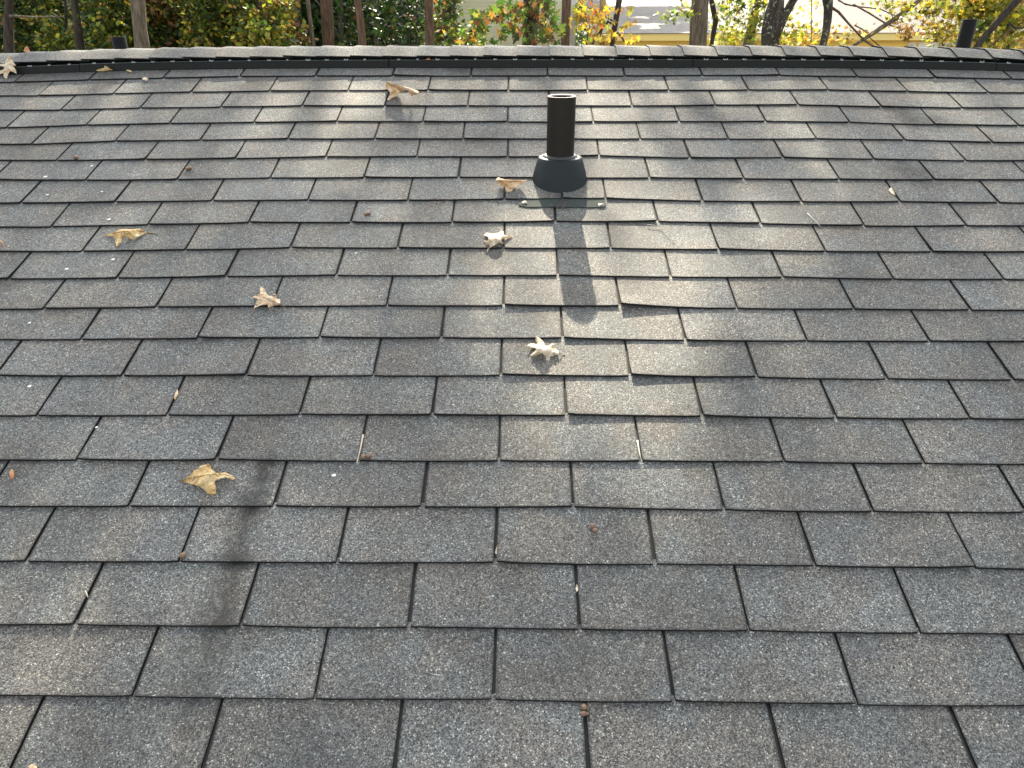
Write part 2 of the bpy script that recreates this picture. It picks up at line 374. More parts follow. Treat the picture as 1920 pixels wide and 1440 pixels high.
# tabs
fV, fF, fU, fT, fM = [], [], [], [], []
cnt = 0
for n in range(-6, 20):
    ks = sorted(joint[n])
    for k0, k1 in zip(ks[:-1], ks[1:]):
        cs_ = [px(RW(u, v, .008)) for u in (joint[n][k0][0], joint[n][k1][0]) for v in (joint[n][k0][1], joint[n][k0][1]+EX)]
        vis = any(-30 < x < 1950 and -50 < y < 1470 for x, y in cs_)
        if vis:
            V, F, U, T, MI = [], [], [], [], []
            tab_data(n, k0, k1, V, F, U, T, MI)
            finish('shingle', V, F, U, T, MI, (MSH, MASPH), roof); cnt += 1
        else:
            tab_data(n, k0, k1, fV, fF, fU, fT, fM)
print('visible tabs', cnt)
tag(finish('shingle_field', fV, fF, fU, fT, fM, (MSH, MASPH), roof), kind='stuff')
# back slope courses (out of sight from here)
V, F, U, T, MI = [], [], [], [], []
for n in range(-20, 20):
    for k in range(-21, 21):
        u0 = (k+(n % 2)*.5)*WT+.003; u1 = u0+WT-.006; v0 = n*EX; v1 = v0+EX+.01; b = len(V)
        for (u, v, h) in ((u0,v0,.010),(u1,v0,.010),(u1,v1,.005),(u0,v1,.005),(u0,v0,.005),(u1,v0,.005)):
            p = RW(u, v, h); p.y = 2*yr-p.y; V.append(p); U.append((u, v+9, 0)); T.append((0 if u == u0 else 1, 0 if v == v0 else 1))
        F += [(b, b+3, b+2, b+1), (b, b+1, b+5, b+4)]; MI += [0, 1]
tag(finish('rear_shingle_field', V, F, U, T, MI, (MSH, MASPH), roof), kind='stuff')
# ---- ridge vent: four-foot sections of black baffle
ve = lambda u: sag(u)
v_b = back(960, 128, .008)[1]; v_t = back(960, 113, .034)[1]; v_c = back(960, 108.5, .042)[1]
def vent_edge(x, yb, yt): return back(x, yb, .008), back(x, yt, .034)
ridge_vent = box('ridge_vent', -6.4, 6.4, yr-.06, yr+.06, APEX.z-.02, APEX.z+.012, MBLK, house)
seams = [-6.4, -4.35, -3.1, back(152, 120, .03)[0], back(727.5, 120, .03)[0], back(1301.5, 120, .03)[0], back(1873, 125, .03)[0]]
seams = seams + [seams[-1]+1.22, seams[-1]+2.44, seams[-1]+3.4]
for s0, s1 in zip(seams[:-1], seams[1:]):
    V, F, MI = [], [], []
    dz = random.uniform(-.0012, .0012)
    us = np.linspace(s0+.0015, s1-.0015, 16)
    prof = [(v_b, .006), (v_b+.001, .011), (v_t-.003, .032), (v_t, .034), (v_t+.0035, .034), (v_t+.005, .026), (v_c+.010, .022), (v_c+.012, .040), (VR-.035, .042)]
    for u in us:
        s = ve(float(u))
        for (v, n) in prof: V.append(RW(float(u), v+s, n+dz))
    P = len(prof)
    for i in range(len(us)-1):
        for j in range(P-1):
            a = i*P+j; F.append((a, a+P, a+P+1, a+1)); MI.append(1 if j in (3,) else 0)
    F.append(tuple(range(P))); MI.append(0); F.append(tuple((len(us)-1)*P+j for j in range(P))[::-1]); MI.append(0)
    # fine louvre fins and the paler posts between cap and baffle
    u = s0+.01
    while u < s1-.01:
        s = ve(u); v0 = v_t+.004+s; b = len(V)
        for (uu, vv, nn) in ((u, v0, .022), (u+.002, v0, .022), (u+.002, v_c+.011+s, .022), (u, v_c+.011+s, .022), (u, v0, .0395), (u+.002, v0, .0395), (u+.002, v_c+.011+s, .0405), (u, v_c+.011+s, .0405)):
            V.append(RW(uu, vv, nn+dz))
        F += [tuple(b+i for i in f) for f in ((4,5,6,7),(0,1,5,4),(1,2,6,5),(3,0,4,7))]; MI += [0]*4
        u += .0085
    u = s0+.03+random.random()*.03
    while u < s1-.03:
        s = ve(u); v0 = v_t+.0006+s; b = len(V); w = random.uniform(.006, .018)
        for (uu, vv, nn) in ((u, v0, .033), (u+w, v0, .033), (u+w, v0+.006, .033), (u, v0+.006, .033), (u, v0, .0355), (u+w, v0, .0348), (u+w, v0+.006, .0352), (u, v0+.006, .0355)):
            V.append(RW(uu, vv, nn+dz))
        F += [tuple(b+i for i in f) for f in ((4,5,6,7),(0,1,5,4),(1,2,6,5),(3,0,4,7),(2,3,7,6))]; MI += [2]*5
        for uu in (u, u+w-.0022):
            b = len(V); hh = random.uniform(.003, .006)
            for (a1, vv, nn) in ((uu, v0, .034), (uu+.0022, v0, .034), (uu+.0022, v0+.004, .034), (uu, v0+.004, .034), (uu, v0, .034+hh), (uu+.0022, v0, .034+hh), (uu+.0022, v0+.004, .034+hh), (uu, v0+.004, .034+hh)):
                V.append(RW(a1, vv, nn+dz))
            F += [tuple(b+i for i in f) for f in ((4,5,6,7),(0,1,5,4),(1,2,6,5),(3,0,4,7),(2,3,7,6))]; MI += [2]*5
        u += .077
    me = mesh('vent_section', V, F)
    for m in (MBLK, MRIM, simple('vent_tab', (.55, .60, .58), .5, .5)) if 'MTABM' not in globals() else (MBLK, MRIM, MTABM): me.materials.append(m)
    MTABM = me.materials[2]
    me.polygons.foreach_set('material_index', MI); link('vent_section', me, None, ridge_vent)
# ---- ridge cap shingles: each laps over its left neighbour, butt end to the left
CE = .1333
hc = [1600/6+0]
u0c = back(907, 95, .05)[0]
def ridge_n(u): return .050
capn0 = .050
va_ = back(960, 84.5, capn0+.004)[1]                                  # seen apex
for i in range(-46, 47):
    ua = u0c + i*CE + random.uniform(-.002, .002); ub = ua+CE+.03
    V, F, U, T, MI = [], [], [], [], []
    rise = .0052; tw = random.uniform(-.0010, .0018); yv = random.uniform(-.002, .002); lowL, lowR = random.uniform(-.002, .001), random.uniform(.001, .005)
    NS = 12; cols = 4
    for c in range(cols+1):
        fu = c/cols; u = ua+(ub-ua)*fu; s = ve(u)
        up = rise*(1-fu*CE/CE*1.0)+.0015*(1-fu)
        for k in range(NS+1):
            f = k/NS; w = abs(f-.5)*2                                # 0 at apex, 1 at skirts
            half = (va_+.012 - (v_c + lowL*(1-fu)+lowR*fu+yv))
            d = w*half
            v = va_+.012 - d
            rr = .05                                                 # rounded crest
            n_ = capn0 + up + tw*w*(1-fu) - .0035*w*w
            p = RW(u, v+s, n_)
            # round the crest: lower the apex a little
            p.z -= .010*max(0, 1-w/.42)**2
            if f > .5: p.y = 2*(RW(0, va_+.012+s, 0).y)-p.y
            V.append(p); U.append((u, (f*.3)+20, 0)); T.append((.5, .5))
    for c in range(cols):
        for k in range(NS):
            a = c*(NS+1)+k; F.append((a, a+NS+1, a+NS+2, a+1)); MI.append(0)
    nb = len(V)
    for q in range(nb): V.append(V[q]-Vector((0, 0, .0042))); U.append(U[q]); T.append(T[q])
    for k in range(NS):
        F.append((k+nb, k, k+1, k+1+nb)); MI.append(1)
    for c in range(cols):
        a = c*(NS+1); F.append((a+nb, a+NS+1+nb, a+NS+1, a)); MI.append(1)
        a = c*(NS+1)+NS; F.append((a, a+NS+1, a+NS+1+nb, a+nb)); MI.append(1)
    finish('ridge_shingle', V, F, U, T, MI, (MCAP, MASPH), roof)
# ---- walls of the house below (out of frame)
MSID = simple('cream_wall', (.62, .58, .48), .7, .3)
box('wall', -6.2, 6.2, -.45, 5.6, 0, 3.95, MSID, house)
box('gutter', -6.6, 6.6, RW(0,-.80,0).y-.12, RW(0,-.80,0).y-.005, RW(0,-.80,0).z-.13, RW(0,-.80,0).z-.02, simple('gutter_white', (.7,.7,.68), .4), house)

# ---------------------------------------------------------------- vent pipes
def ring_lathe(prof, cx, cy, cz, seg=40, squash=None):
    V, F = [], []
    for (r, z) in prof:
        for k in range(seg):
            a = 2*math.pi*k/seg; V.append((cx+r*math.cos(a), cy+r*math.sin(a), cz+z))
    for j in range(len(prof)-1):
        for k in range(seg):
            a = j*seg+k; b = j*seg+(k+1) % seg; F.append((a, b, b+seg, a+seg))
    return V, F
def smooth_link(name, V, F, mat, parent, ang=35):
    me = mesh(name, V, F, True); o = link(name, me, mat, parent)
    try: me.set_sharp_from_angle(angle=math.radians(ang))
    except Exception: pass
    return o
PR = .0440
base = RW(back(1049, 337)[0], back(1049, 337)[1], .004)
h = .2
while px(base+Vector((0, 0, h)))[1] > 180.5: h += .001
vp = empty('vent_pipe', base); tag(vp, 'black plumbing vent pipe on the near roof slope with a flared boot at its foot', 'vent pipe', 'plumbing vent pipes')
V, F = ring_lathe([(PR, -.06), (PR, h-.0015), (PR-.0012, h)], 0, 0, 0, 48); V = [Vector(v)+base for v in V]
smooth_link('pipe', V, F, MPIPE, vp)
V, F = ring_lathe([(PR-.0012, h+.0002), (PR-.0058, h+.0002), (PR-.0062, h-.004)], 0, 0, 0, 48); V = [Vector(v)+base for v in V]
smooth_link('cut_rim', V, F, simple('lit_rim_plastic', (.45, .40, .40), .35, .5), vp)  # light caught by the pipe's rim is put into this pale colour
V, F = ring_lathe([(PR-.0062, h-.003), (PR-.0062, .0)], 0, 0, 0, 48)[0:2]; V = [Vector(v)+base for v in V]; F = [f[::-1] for f in F]
F.append(tuple(range(48, 96)))
smooth_link('bore', V, F, MBLK, vp)
ht = .02
while px(base+Vector((0, -.069, ht)))[1] > 303.5: ht += .001
prof = [(.096, -.05), (.093, -.022), (.0895, -.006)] 
for q in np.linspace(0, 1, 9): prof.append((.0890-.0195*q**1.25, -.004+(ht+.004)*q))
prof += [(.0678, ht+.0016), (.062, ht+.0024), (.0560, ht+.0024)]
V, F = ring_lathe(prof, 0, 0, 0, 56); V = [Vector(v)+base for v in V]
smooth_link('boot', V, F, MBOOT, vp, 50)
V, F = ring_lathe([(.0560, ht+.002), (.0535, ht+.006), (.0505, ht+.0085), (PR+.002, ht+.0095), (PR-.0005, ht+.0092)], 0, 0, 0, 48); V = [Vector(v)+base for v in V]
smooth_link('collar', V, F, simple('collar_rubber', (.035, .042, .044), .5, .4, 60, .3), vp, 60)
# flashing apron coming out from under the course below the boot
(fu0, fv0, _), (fu1, fv1, _) = back(972, 387.5, .0125), back(1137, 388, .0125)
us = np.linspace(fu0, fu1, 24); V, F = [], []
for i, u in enumerate(us):
    e = min(i, 23-i); rnd_ = (.010 if e == 0 else .004 if e == 1 else 0)
    vb = fv0+(fv1-fv0)*i/23+rnd_ + .0012*math.sin(i*1.3); nn = .0105+.0018*abs(noise.noise(Vector((float(u)*30, 0, 5))))
    for v, n in ((vb, nn+.0016), (vb+.055, .0085), (vb, nn-.001)): V.append(RW(float(u), v, n))
for i in range(23):
    a = 3*i; F += [(a, a+3, a+4, a+1), (a+2, a+5, a+3, a)]
link('flashing', mesh('flashing', V, F), MFLASH, vp)
for (x, y, w, hh) in ((984, 380.5, 4, 3), (1055, 381.5, 6, 6), (1051, 386, 7, 2.5), (1127, 384.5, 5, 3), (1035, 385, 4, 3)):
    u, v, _ = back(x, y, .013); V, F = [], []
    for k in range(12):
        a = k*math.pi/6; r = (w/430., hh/260.); q = random.uniform(.7, 1.2); V.append(RW(u+r[0]*q*math.cos(a), v+r[1]*q*math.sin(a), .0135))
    V.append(RW(u, v, .0155)); F = [(k, (k+1) % 12, 12) for k in range(12)]
    link('sealant_dab', mesh('sealant_dab', V, F), MSEAL, vp)
# two pipes on the far slope
for (xt, yt, w, lab) in ((1819, 36, 26.3, 'tall black vent pipe showing above the ridge at far right'),
                         (221.5, 69, 25.4, 'short stub of dark vent pipe peeking over the ridge at left')):
    Z = 2*PR*FPX/w
    # depth along the view axis -> world
    d = wf + wr*((xt-960)/FPX) - wu*((yt-720)/FPX); P = CAM+d*Z
    s_ = P.y; zr = APEX.z-(s_-yr)*sn/cs
    b0 = Vector((P.x, P.y, zr)); hh = P.z-zr
    e = empty('vent_pipe', b0); tag(e, lab, 'vent pipe', 'plumbing vent pipes')
    V, F = ring_lathe([(PR, -.03), (PR, hh-.002), (PR-.0012, hh), (PR-.006, hh), (PR-.0062, hh-.15)], 0, 0, 0, 32); V = [Vector(v)+b0 for v in V]; F.append(tuple(range(128, 160)))
    smooth_link('pipe', V, F, MPIPEF, e)
    V, F = ring_lathe([(.085, -.05), (.083, 0), (.066, .03), (.054, .033), (PR-.0005, .04)], 0, 0, 0, 32); V = [Vector(v)+b0 for v in V]
    smooth_link('boot', V, F, MBOOT, e)
# ================================================================ LITTER ON THE ROOF
def rebase(o, p):
    o.data.transform(Matrix.Translation(-Vector(p))); o.location = p; return o
def drymat(name, c1, c2, c3, trans=.25):
    m, t, p = newmat(name); L = t.links.new
    tc = N(t, 'ShaderNodeTexCoord').outputs['Object']
    f, _ = noisetex(t, tc, 38, 3, .6); g, _ = noisetex(t, tc, 130, 3, .7)
    c = ramp(t, f, [(.36, c2), (.5, c1), (.62, c3)])
    c = mix(t, mrange(t, g, .52, .72), c, tuple(x*.62 for x in c2))
    L(c, p.inputs['Base Color']); p.inputs['Roughness'].default_value = .6; p.inputs['Specular IOR Level'].default_value = .4
    b = N(t, 'ShaderNodeBump', i_Strength=.5, i_Distance=.002); L(g, b.inputs['Height']); L(b.outputs[0], p.inputs['Normal'])
    tr = N(t, 'ShaderNodeBsdfTranslucent'); L(c, tr.inputs[0])
    ms = N(t, 'ShaderNodeMixShader'); ms.inputs[0].default_value = trans
    L(p.outputs[0], ms.inputs[1]); L(tr.outputs[0], ms.inputs[2]); L(ms.outputs[0], t.nodes['Material Output'].inputs[0])
    return m
MGOLD = drymat('dry_leaf_gold', (.78, .58, .27), (.54, .33, .11), (.86, .72, .46))
MTAN = drymat('dry_leaf_tan', (.80, .62, .40), (.56, .34, .15), (.90, .78, .60))
MPALEL = drymat('dry_leaf_pale', (.80, .68, .50), (.60, .42, .24), (.88, .80, .66))
MORG = drymat('dry_leaf_orange', (.55, .26, .10), (.42, .14, .05), (.66, .38, .18))
MVEIN = simple('leaf_stalk', (.20, .11, .05), .6, .3, 100, .2); MTWIG = simple('dead_twig', (.42, .38, .33), .8, .2, 120, .3)
MSEED = simple('seed_brown', (.20, .115, .07), .4, .5, 200, .4); MWHITE = simple('white_fleck', (.80, .80, .76), .7, .3, 100, .1)
def leaf(outline, mat, label, hf, vein=None, stem=None, name='fallen_leaf', group='fallen leaves on the roof', cuts=3):
    bm = bmesh.new(); vs = [bm.verts.new((x, -y, 0)) for x, y in outline]; bm.faces.new(vs)
    bmesh.ops.triangulate(bm, faces=bm.faces[:], ngon_method='BEAUTY')
    for _ in range(2):
        bmesh.ops.subdivide_edges(bm, edges=bm.edges[:], cuts=1, use_grid_fill=True)
    bmesh.ops.triangulate(bm, faces=bm.faces[:])
    P2 = {}
    for v in bm.verts:
        x, y = v.co.x, -v.co.y; n = hf(x, y); u, w, n = back(x, y, n); P2[v] = RW(u, w, n)
    for v, p in P2.items(): v.co = p
    bmesh.ops.recalc_face_normals(bm, faces=bm.faces[:])
    bm.normal_update()
    if sum(f.normal.z*f.calc_area() for f in bm.faces) < 0: bmesh.ops.reverse_faces(bm, faces=bm.faces[:])
    r = bmesh.ops.solidify(bm, geom=bm.faces[:], thickness=.0004)
    for f in bm.faces: f.smooth = True
    me = bpy.data.meshes.new(name); bm.to_mesh(me); bm.free()
    c = sum((v.co for v in me.vertices), Vector())/len(me.vertices)
    e = empty(name, c); tag(e, label, 'leaf', group)
    link('blade', me, mat, e)
    for nm, pts, r0, dn in (('midrib', vein, .0007, .0011), ('stalk', stem, .0010, .001)):
        if not pts: continue
        PP = []
        for k in range(len(pts)-1):
            for q in np.linspace(0, 1, 5)[(0 if k == 0 else 1):]:
                x = pts[k][0]*(1-q)+pts[k+1][0]*q; y = pts[k][1]*(1-q)+pts[k+1][1]*q
                PP.append(RW(*back(x, y, hf(x, y)+dn if nm == 'midrib' else max(.0095, hf(x, y)*(1-.5*(k+q)/(len(pts)-1))))))
        V, F = [], []; tubevf(PP, [r0]*len(PP), V, F, 5); link(nm, mesh(nm, V, F, True), MVEIN, e)
    return e
def sc(ox, oy, s, pts): return [(ox+x/s, oy+y/s) for x, y in pts]
def hdome(cx, cy, sx, sy, base=.0125, up=.018, wav=.004, seed=0, edge=0.0):
    def h(x, y):
        d = ((x-cx)/sx)**2+((y-cy)/sy)**2
        return max(.0095, base + up*math.exp(-d) + (.0035*math.cos(6*math.atan2((y-cy)/sy, (x-cx)/sx)+seed)*min(d, 1.5)) + edge*min(d, 1.6) + wav*noise.noise(Vector((x*.2, y*.3, seed))))
    return h
L = lambda *a, **k: leaf(*a, **k)
L(sc(180, 410, 16, [(220,525),(330,470),(470,420),(600,385),(700,330),(850,310),(1000,320),(1180,318),(1300,290),(1400,350),(1540,410),(1400,480),(1270,540),(1190,560),(1130,605),(1080,610),(1060,690),(1020,620),(950,540),(870,550),(780,590),(765,680),(700,790),(620,840),(580,700),(570,600),(540,530),(430,520),(320,530)]), MGOLD,
  'golden oak leaf with drooping points high on the left of the roof', hdome(236, 432, 26, 12, .011, .022, .004, 1), sc(180,410,16,[(500,440),(900,375),(1200,360),(1540,410)]), sc(180,410,16,[(1540,410),(1700,440),(1860,480)]))
L(sc(460, 525, 19.2, [(560,230),(640,270),(690,330),(730,430),(800,530),(860,570),(1000,585),(1080,590),(1085,540),(1000,520),(1020,490),(1090,505),(1120,570),(1110,650),(1160,680),(1250,690),(1260,850),(1150,900),(1000,940),(830,990),(800,900),(740,880),(600,900),(500,930),(400,970),(340,1000),(310,1060),(310,980),(370,870),(380,800),(430,740),(470,690),(400,660),(270,610),(330,570),(400,540),(470,520),(530,500),(525,420),(520,340)]), MTAN,
  'tan star shaped oak leaf with pointing stalk across a course edge left of centre', hdome(500, 557, 16, 10, .0115, .016, .004, 2, .004), sc(460,525,19.2,[(640,600),(860,720),(1250,870)]), sc(460,525,19.2,[(1250,870),(1380,960),(1480,1030)]))
L(sc(890, 420, 19.2, [(320,410),(360,350),(420,310),(520,320),(640,350),(760,330),(880,310),(930,245),(1040,265),(1040,380),(1200,440),(1350,460),(1450,530),(1390,550),(1320,520),(1250,560),(1100,545),(1020,530),(950,585),(980,640),(1040,700),(960,705),(880,690),(800,715),(720,770),(620,820),(530,860),(480,940),(440,1030),(455,930),(480,850),(430,760),(400,690),(330,610),(460,600),(505,530),(460,450),(380,430)]), MPALEL,
  'pale leaf with round bites out of both sides below left of the vent boot', hdome(927, 448, 18, 9, .0115, .020, .003, 3), None, sc(890,420,19.2,[(500,880),(460,980),(430,1060)]))
L(sc(970, 620, 18, [(630,190),(700,220),(750,250),(830,320),(900,380),(940,500),(1010,515),(1080,500),(1160,440),(1270,440),(1250,520),(1260,580),(1320,630),(1380,680),(1400,800),(1300,825),(1200,845),(1120,840),(1060,800),(960,800),(880,835),(860,780),(860,750),(780,790),(680,820),(600,860),(500,885),(440,830),(520,745),(600,670),(650,600),(560,580),(420,580),(290,540),(350,480),(450,430),(550,430),(650,470),(660,400),(610,330)]), MPALEL,
  'almost white star shaped leaf lying in the bright sun patch below the pipe', hdome(1018, 655, 18, 11, .0125, .022, .004, 4), None, sc(970,620,18,[(1400,790),(1500,820),(1620,835)]))
L(sc(330, 860, 16, [(180,660),(290,590),(400,520),(470,440),(560,340),(640,310),(720,220),(850,180),(990,150),(1050,240),(1060,310),(1130,370),(1200,420),(1280,440),(1380,420),(1480,400),(1570,450),(1650,500),(1740,550),(1810,610),(1760,600),(1700,630),(1600,590),(1500,550),(1400,580),(1300,595),(1230,630),(1160,680),(1180,770),(1200,870),(1190,980),(1200,1090),(1080,1070),(970,1070),(900,990),(850,930),(760,880),(700,820),(600,790),(460,760),(330,730)]), MGOLD,
  'largest golden leaf, lying lower left beside the dark sooty streak', hdome(390, 895, 28, 18, .0125, .016, .006, 5, .003), sc(330,860,16,[(180,655),(560,560),(900,490),(1300,455),(1700,540)]), sc(330,860,16,[(180,660),(60,690)]))
L(sc(700, 140, 19.2, [(500,240),(600,270),(700,320),(850,360),(1000,400),(1120,430),(1250,460),(1350,500),(1450,530),(1560,570),(1640,600),(1620,700),(1540,725),(1460,715),(1400,785),(1340,720),(1280,640),(1250,580),(1170,570),(1100,590),(1020,620),(950,660),(880,730),(820,790),(720,820),(650,860),(580,920),(500,905),(540,830),(590,760),(610,690),(605,640),(540,560),(400,500),(430,440),(460,380),(470,300)]), MTAN,
  'crumpled tan leaf folded along its rib, high on the roof left of the pipe', lambda x, y: max(.0105, .012+.055*math.exp(-((y-(150+.42*(x-725)))/9)**2)+.004*noise.noise(Vector((x*.1, y*.1, 6)))), sc(700,140,19.2,[(640,360),(1000,415),(1500,580)]), sc(700,140,19.2,[(1640,640),(1780,650),(1900,640)]))
L(sc(910, 320, 21.333, [(390,420),(440,330),(500,270),(560,280),(650,320),(750,340),(900,350),(1100,375),(1300,380),(1500,370),(1680,370),(1620,430),(1530,480),(1400,545),(1300,600),(1200,670),(1080,770),(1050,820),(900,840),(800,820),(810,740),(790,670),(720,600),(620,590),(490,590),(510,520),(490,450)]), MTAN,
  'folded brown spotted leaf with a bright upper edge just left of the vent boot', lambda x, y: max(.0105, .012+.026*math.exp(-((y-337)/6)**2)+.003*noise.noise(Vector((x*.2, y*.2, 7)))), sc(910,320,21.333,[(560,400),(1000,430),(1500,420)]), None)
L(sc(0, 90, 16, [(-150,560),(-30,490),(60,480),(150,470),(200,330),(240,285),(300,270),(350,310),(380,380),(400,430),(490,530),(400,545),(440,610),(480,670),(500,775),(410,730),(320,690),(280,720),(240,790),(210,900),(170,920),(120,870),(100,820),(110,760),(40,770),(-60,810),(-150,780),(-20,680),(110,640),(130,560),(0,540),(-100,600)]), MPALEL,
  'big pale lobed leaf against the ridge vent at the top left corner', lambda x, y: .012+.0015*max(0, 147-y)+.004*noise.noise(Vector((x*.1, y*.1, 8))), None, None)
L(sc(0, 0, 6, [(1078,792),(1130,772),(1172,765),(1178,738),(1205,750),(1235,772),(1272,786),(1220,795),(1160,803),(1100,803)]), MGOLD,
  'small tan leaf with a raised tip resting against the ridge vent near its left seam', lambda x, y: .014+.0022*max(0, 134-y), None, None)
L(sc(0, 0, 6, [(1412,790),(1440,783),(1482,795),(1484,812),(1462,808),(1440,800)]), MGOLD, 'tiny curled yellow leaf scrap just below the ridge vent, right of the small tan leaf', lambda x, y: .014, None, None)
L(sc(0, 0, 6, [(1600,878),(1625,866),(1650,872),(1672,886),(1655,900),(1640,912),(1625,896),(1600,893)]), MPALEL, 'small pale leaf scrap on the butt edge of the top course at left', lambda x, y: .015, None, None)
L(sc(760, 70, 9.6, [(360,405),(395,375),(425,322),(442,330),(428,372),(450,392),(440,408),(400,402)]), MORG, 'brown leaf scrap caught in the ridge vent louvres left of centre', lambda x, y: .040, None, None)
L([(17,886),(22,879),(25.5,882),(27,893),(23,898.5),(18,894)], MORG, 'small orange leaf scrap at the far left edge of the picture', lambda x, y: .013, None, None)
L([(44,96),(46,90),(50,86),(54,91),(57,97),(51,98)], MORG, 'orange leaf tip poking up on the crest of the ridge at left', lambda x, y: .066+.0006*(97-y), None, None)
L([(1666,356),(1671,351),(1676,359),(1679,366),(1673,364)], MPALEL, 'pale sliver of leaf caught in a tab slot on the right of the roof', lambda x, y: .0125, None, None)
L([(326,745),(329,736),(333,730),(334.5,737),(331,745),(328,750)], MTAN, 'tan leaf sliver stuck in the slot left of centre, above the forked twig', lambda x, y: .0125, None, None)
L([(928,1036),(930,1028),(933,1021),(934.5,1026),(932.5,1034),(931,1040)], MPALEL, 'pale sliver standing in the slot near the centre, left of the single seed pair', lambda x, y: .0135, None, None)
L([(1079,1104),(1081.5,1095),(1084,1099),(1084,1107),(1081,1110)], MPALEL, 'pale splinter in the slot below the seed pair right of centre', lambda x, y: .0125, None, None)
L([(1160,1150),(1163,1144),(1166,1146),(1164,1152)] if False else [(52,1438),(58,1433),(68,1436),(70,1442),(60,1444)], MTAN, 'tan leaf edge just entering at the bottom left edge of the picture', lambda x, y: .013, None, None)
def twig(pts, r, label, cat='twig', mat=MTWIG, n=.0125, name='twig'):
    PP = []
    for k in range(len(pts)-1):
        for q in np.linspace(0, 1, 4)[(0 if k == 0 else 1):]:
            x = pts[k][0]*(1-q)+pts[k+1][0]*q; y = pts[k][1]*(1-q)+pts[k+1][1]*q; PP.append(RW(*back(x, y, n+.0015*math.sin((k+q)*2))))
    V, F = [], []; tubevf(PP, [r*(1-.45*i/len(PP)) for i in range(len(PP))], V, F, 6, True, .3)
    o = link(name, mesh(name, V, F, True), mat); rebase(o, PP[0]); tag(o, label, cat, 'twigs and needles on the roof'); return o
twig([(1213,421),(1225,422),(1237,427),(1250,440),(1258,450),(1265,456)], .0011, 'thin curved pale twig on the sunny tabs right of the boot')
twig([(1514,400),(1526,412),(1538,424)], .0013, 'straight grey pine needle on the right half of the roof', mat=simple('grey_needle', (.48,.56,.60), .5))
twig([(260,818),(275,813),(281,812),(296,798),(311,787)], .0009, 'hair thin forked twig on the lower left tabs')
twig([(681,815),(676,840),(672,857),(669,868)], .0018, 'pale stick wedged in the slot beside the brown seed pair', mat=simple('pale_stick', (.62,.52,.40), .6))
twig([(1195,826),(1197,838),(1201,860)], .0020, 'short white stick wedged in the slot right of centre below the sun patch', mat=simple('white_stick', (.75,.68,.58), .6))
twig([(160,1108),(165,1120)], .0018, 'small curl of bark in the slot at lower left')
twig([(0,450),(6,457),(9,468)], .0016, 'reddish needle at the left edge beside the golden leaf', mat=MORG)
twig([(447,147),(449,140),(455,133)], .0008, 'short dry stem below the ridge vent, left of centre')
seedgrp = 'small brown seeds on the roof'
def seeds(lst, label):
    c = RW(*back(lst[0][0], lst[0][1], .0125)); e = empty('seed_cluster', c); tag(e, label, 'seed', seedgrp)
    for (x, y, d) in lst:
        r = d*.5*(RW(*back(x, y, .012))-CAM).length/FPX*.97
        u, v, _ = back(x, y, .0085+r); p = RW(u, v, .0085+r)
        bm = bmesh.new(); bmesh.ops.create_icosphere(bm, subdivisions=2, radius=r)
        for w in bm.verts:
            w.co.z *= .85
            if w.co.x > .6*r: w.co.x += .25*r
        for f in bm.faces: f.smooth = True
        me = bpy.data.meshes.new('seed'); bm.to_mesh(me); bm.free()
        me.transform(Matrix.Rotation(random.random()*6, 4, 'Z')); me.transform(Matrix.Translation(p)); link('seed', me, MSEED, e)
seeds([(691,855,10),(681,857,9)], 'pair of brown seeds beside the pale stick in the slot left of centre')
seeds([(1111,986,11),(1115,994,10)], 'pair of brown seeds lying alone on a tab right of centre in the lower half')
seeds([(1095,1326,11),(1094,1338,10),(1101,1338,6)], 'cluster of brown seeds at the top of a slot on the bottom edge')
seeds([(343,1041,11)], 'single brown seed at the foot of a slot at lower left')
seeds([(686,401,8),(691,400,8)], 'pair of brown seeds between the golden leaf and the bitten pale leaf')
seeds([(142,295,8)], 'small dark seed high on the left side, above the other dark seed')
seeds([(351,316,7),(356,315,7)], 'pair of dark seeds high on the left side of the roof')
for (x, y, s, wh) in ((172,311,3.4,'highest on the left side'),(85,331,5,'left of the highest fleck'),(89,365,3.5,'two courses above the golden oak leaf'),(191,359,3,'beside a slot above the golden oak leaf'),(204,411,5,'directly above the golden oak leaf'),(125,504,4.5,'below left of the golden oak leaf'),(212,486,4.5,'straight below the golden oak leaf'),(55,605,4,'near the left edge at mid height'),(55,724,4.5,'near the left edge below mid height'),(626,891,6,'right of the sooty streak, the largest fleck'),(181,801,3.5,'by a slot above the largest golden leaf'),(667,474,3,'right of centre top between two bitten leaves')):
    c = RW(*back(x, y, .0115)); k = s*.5*(c-CAM).length/FPX
    V = [c+Vector((k*(1.3+.3*random.random())*math.cos(a), k*math.sin(a)*1.2, .3*k*math.sin(a))) for a in np.linspace(0, 2*math.pi, 7)[:-1]]; V.append(c+Vector((0, 0, k*.5)))
    o = link('pale_fleck', mesh('pale_fleck', V, [(i, (i+1) % 6, 6) for i in range(6)]), MWHITE); rebase(o, c)
    tag(o, 'tiny white fleck on a grey tab '+wh, 'fleck', 'white flecks on the tabs')
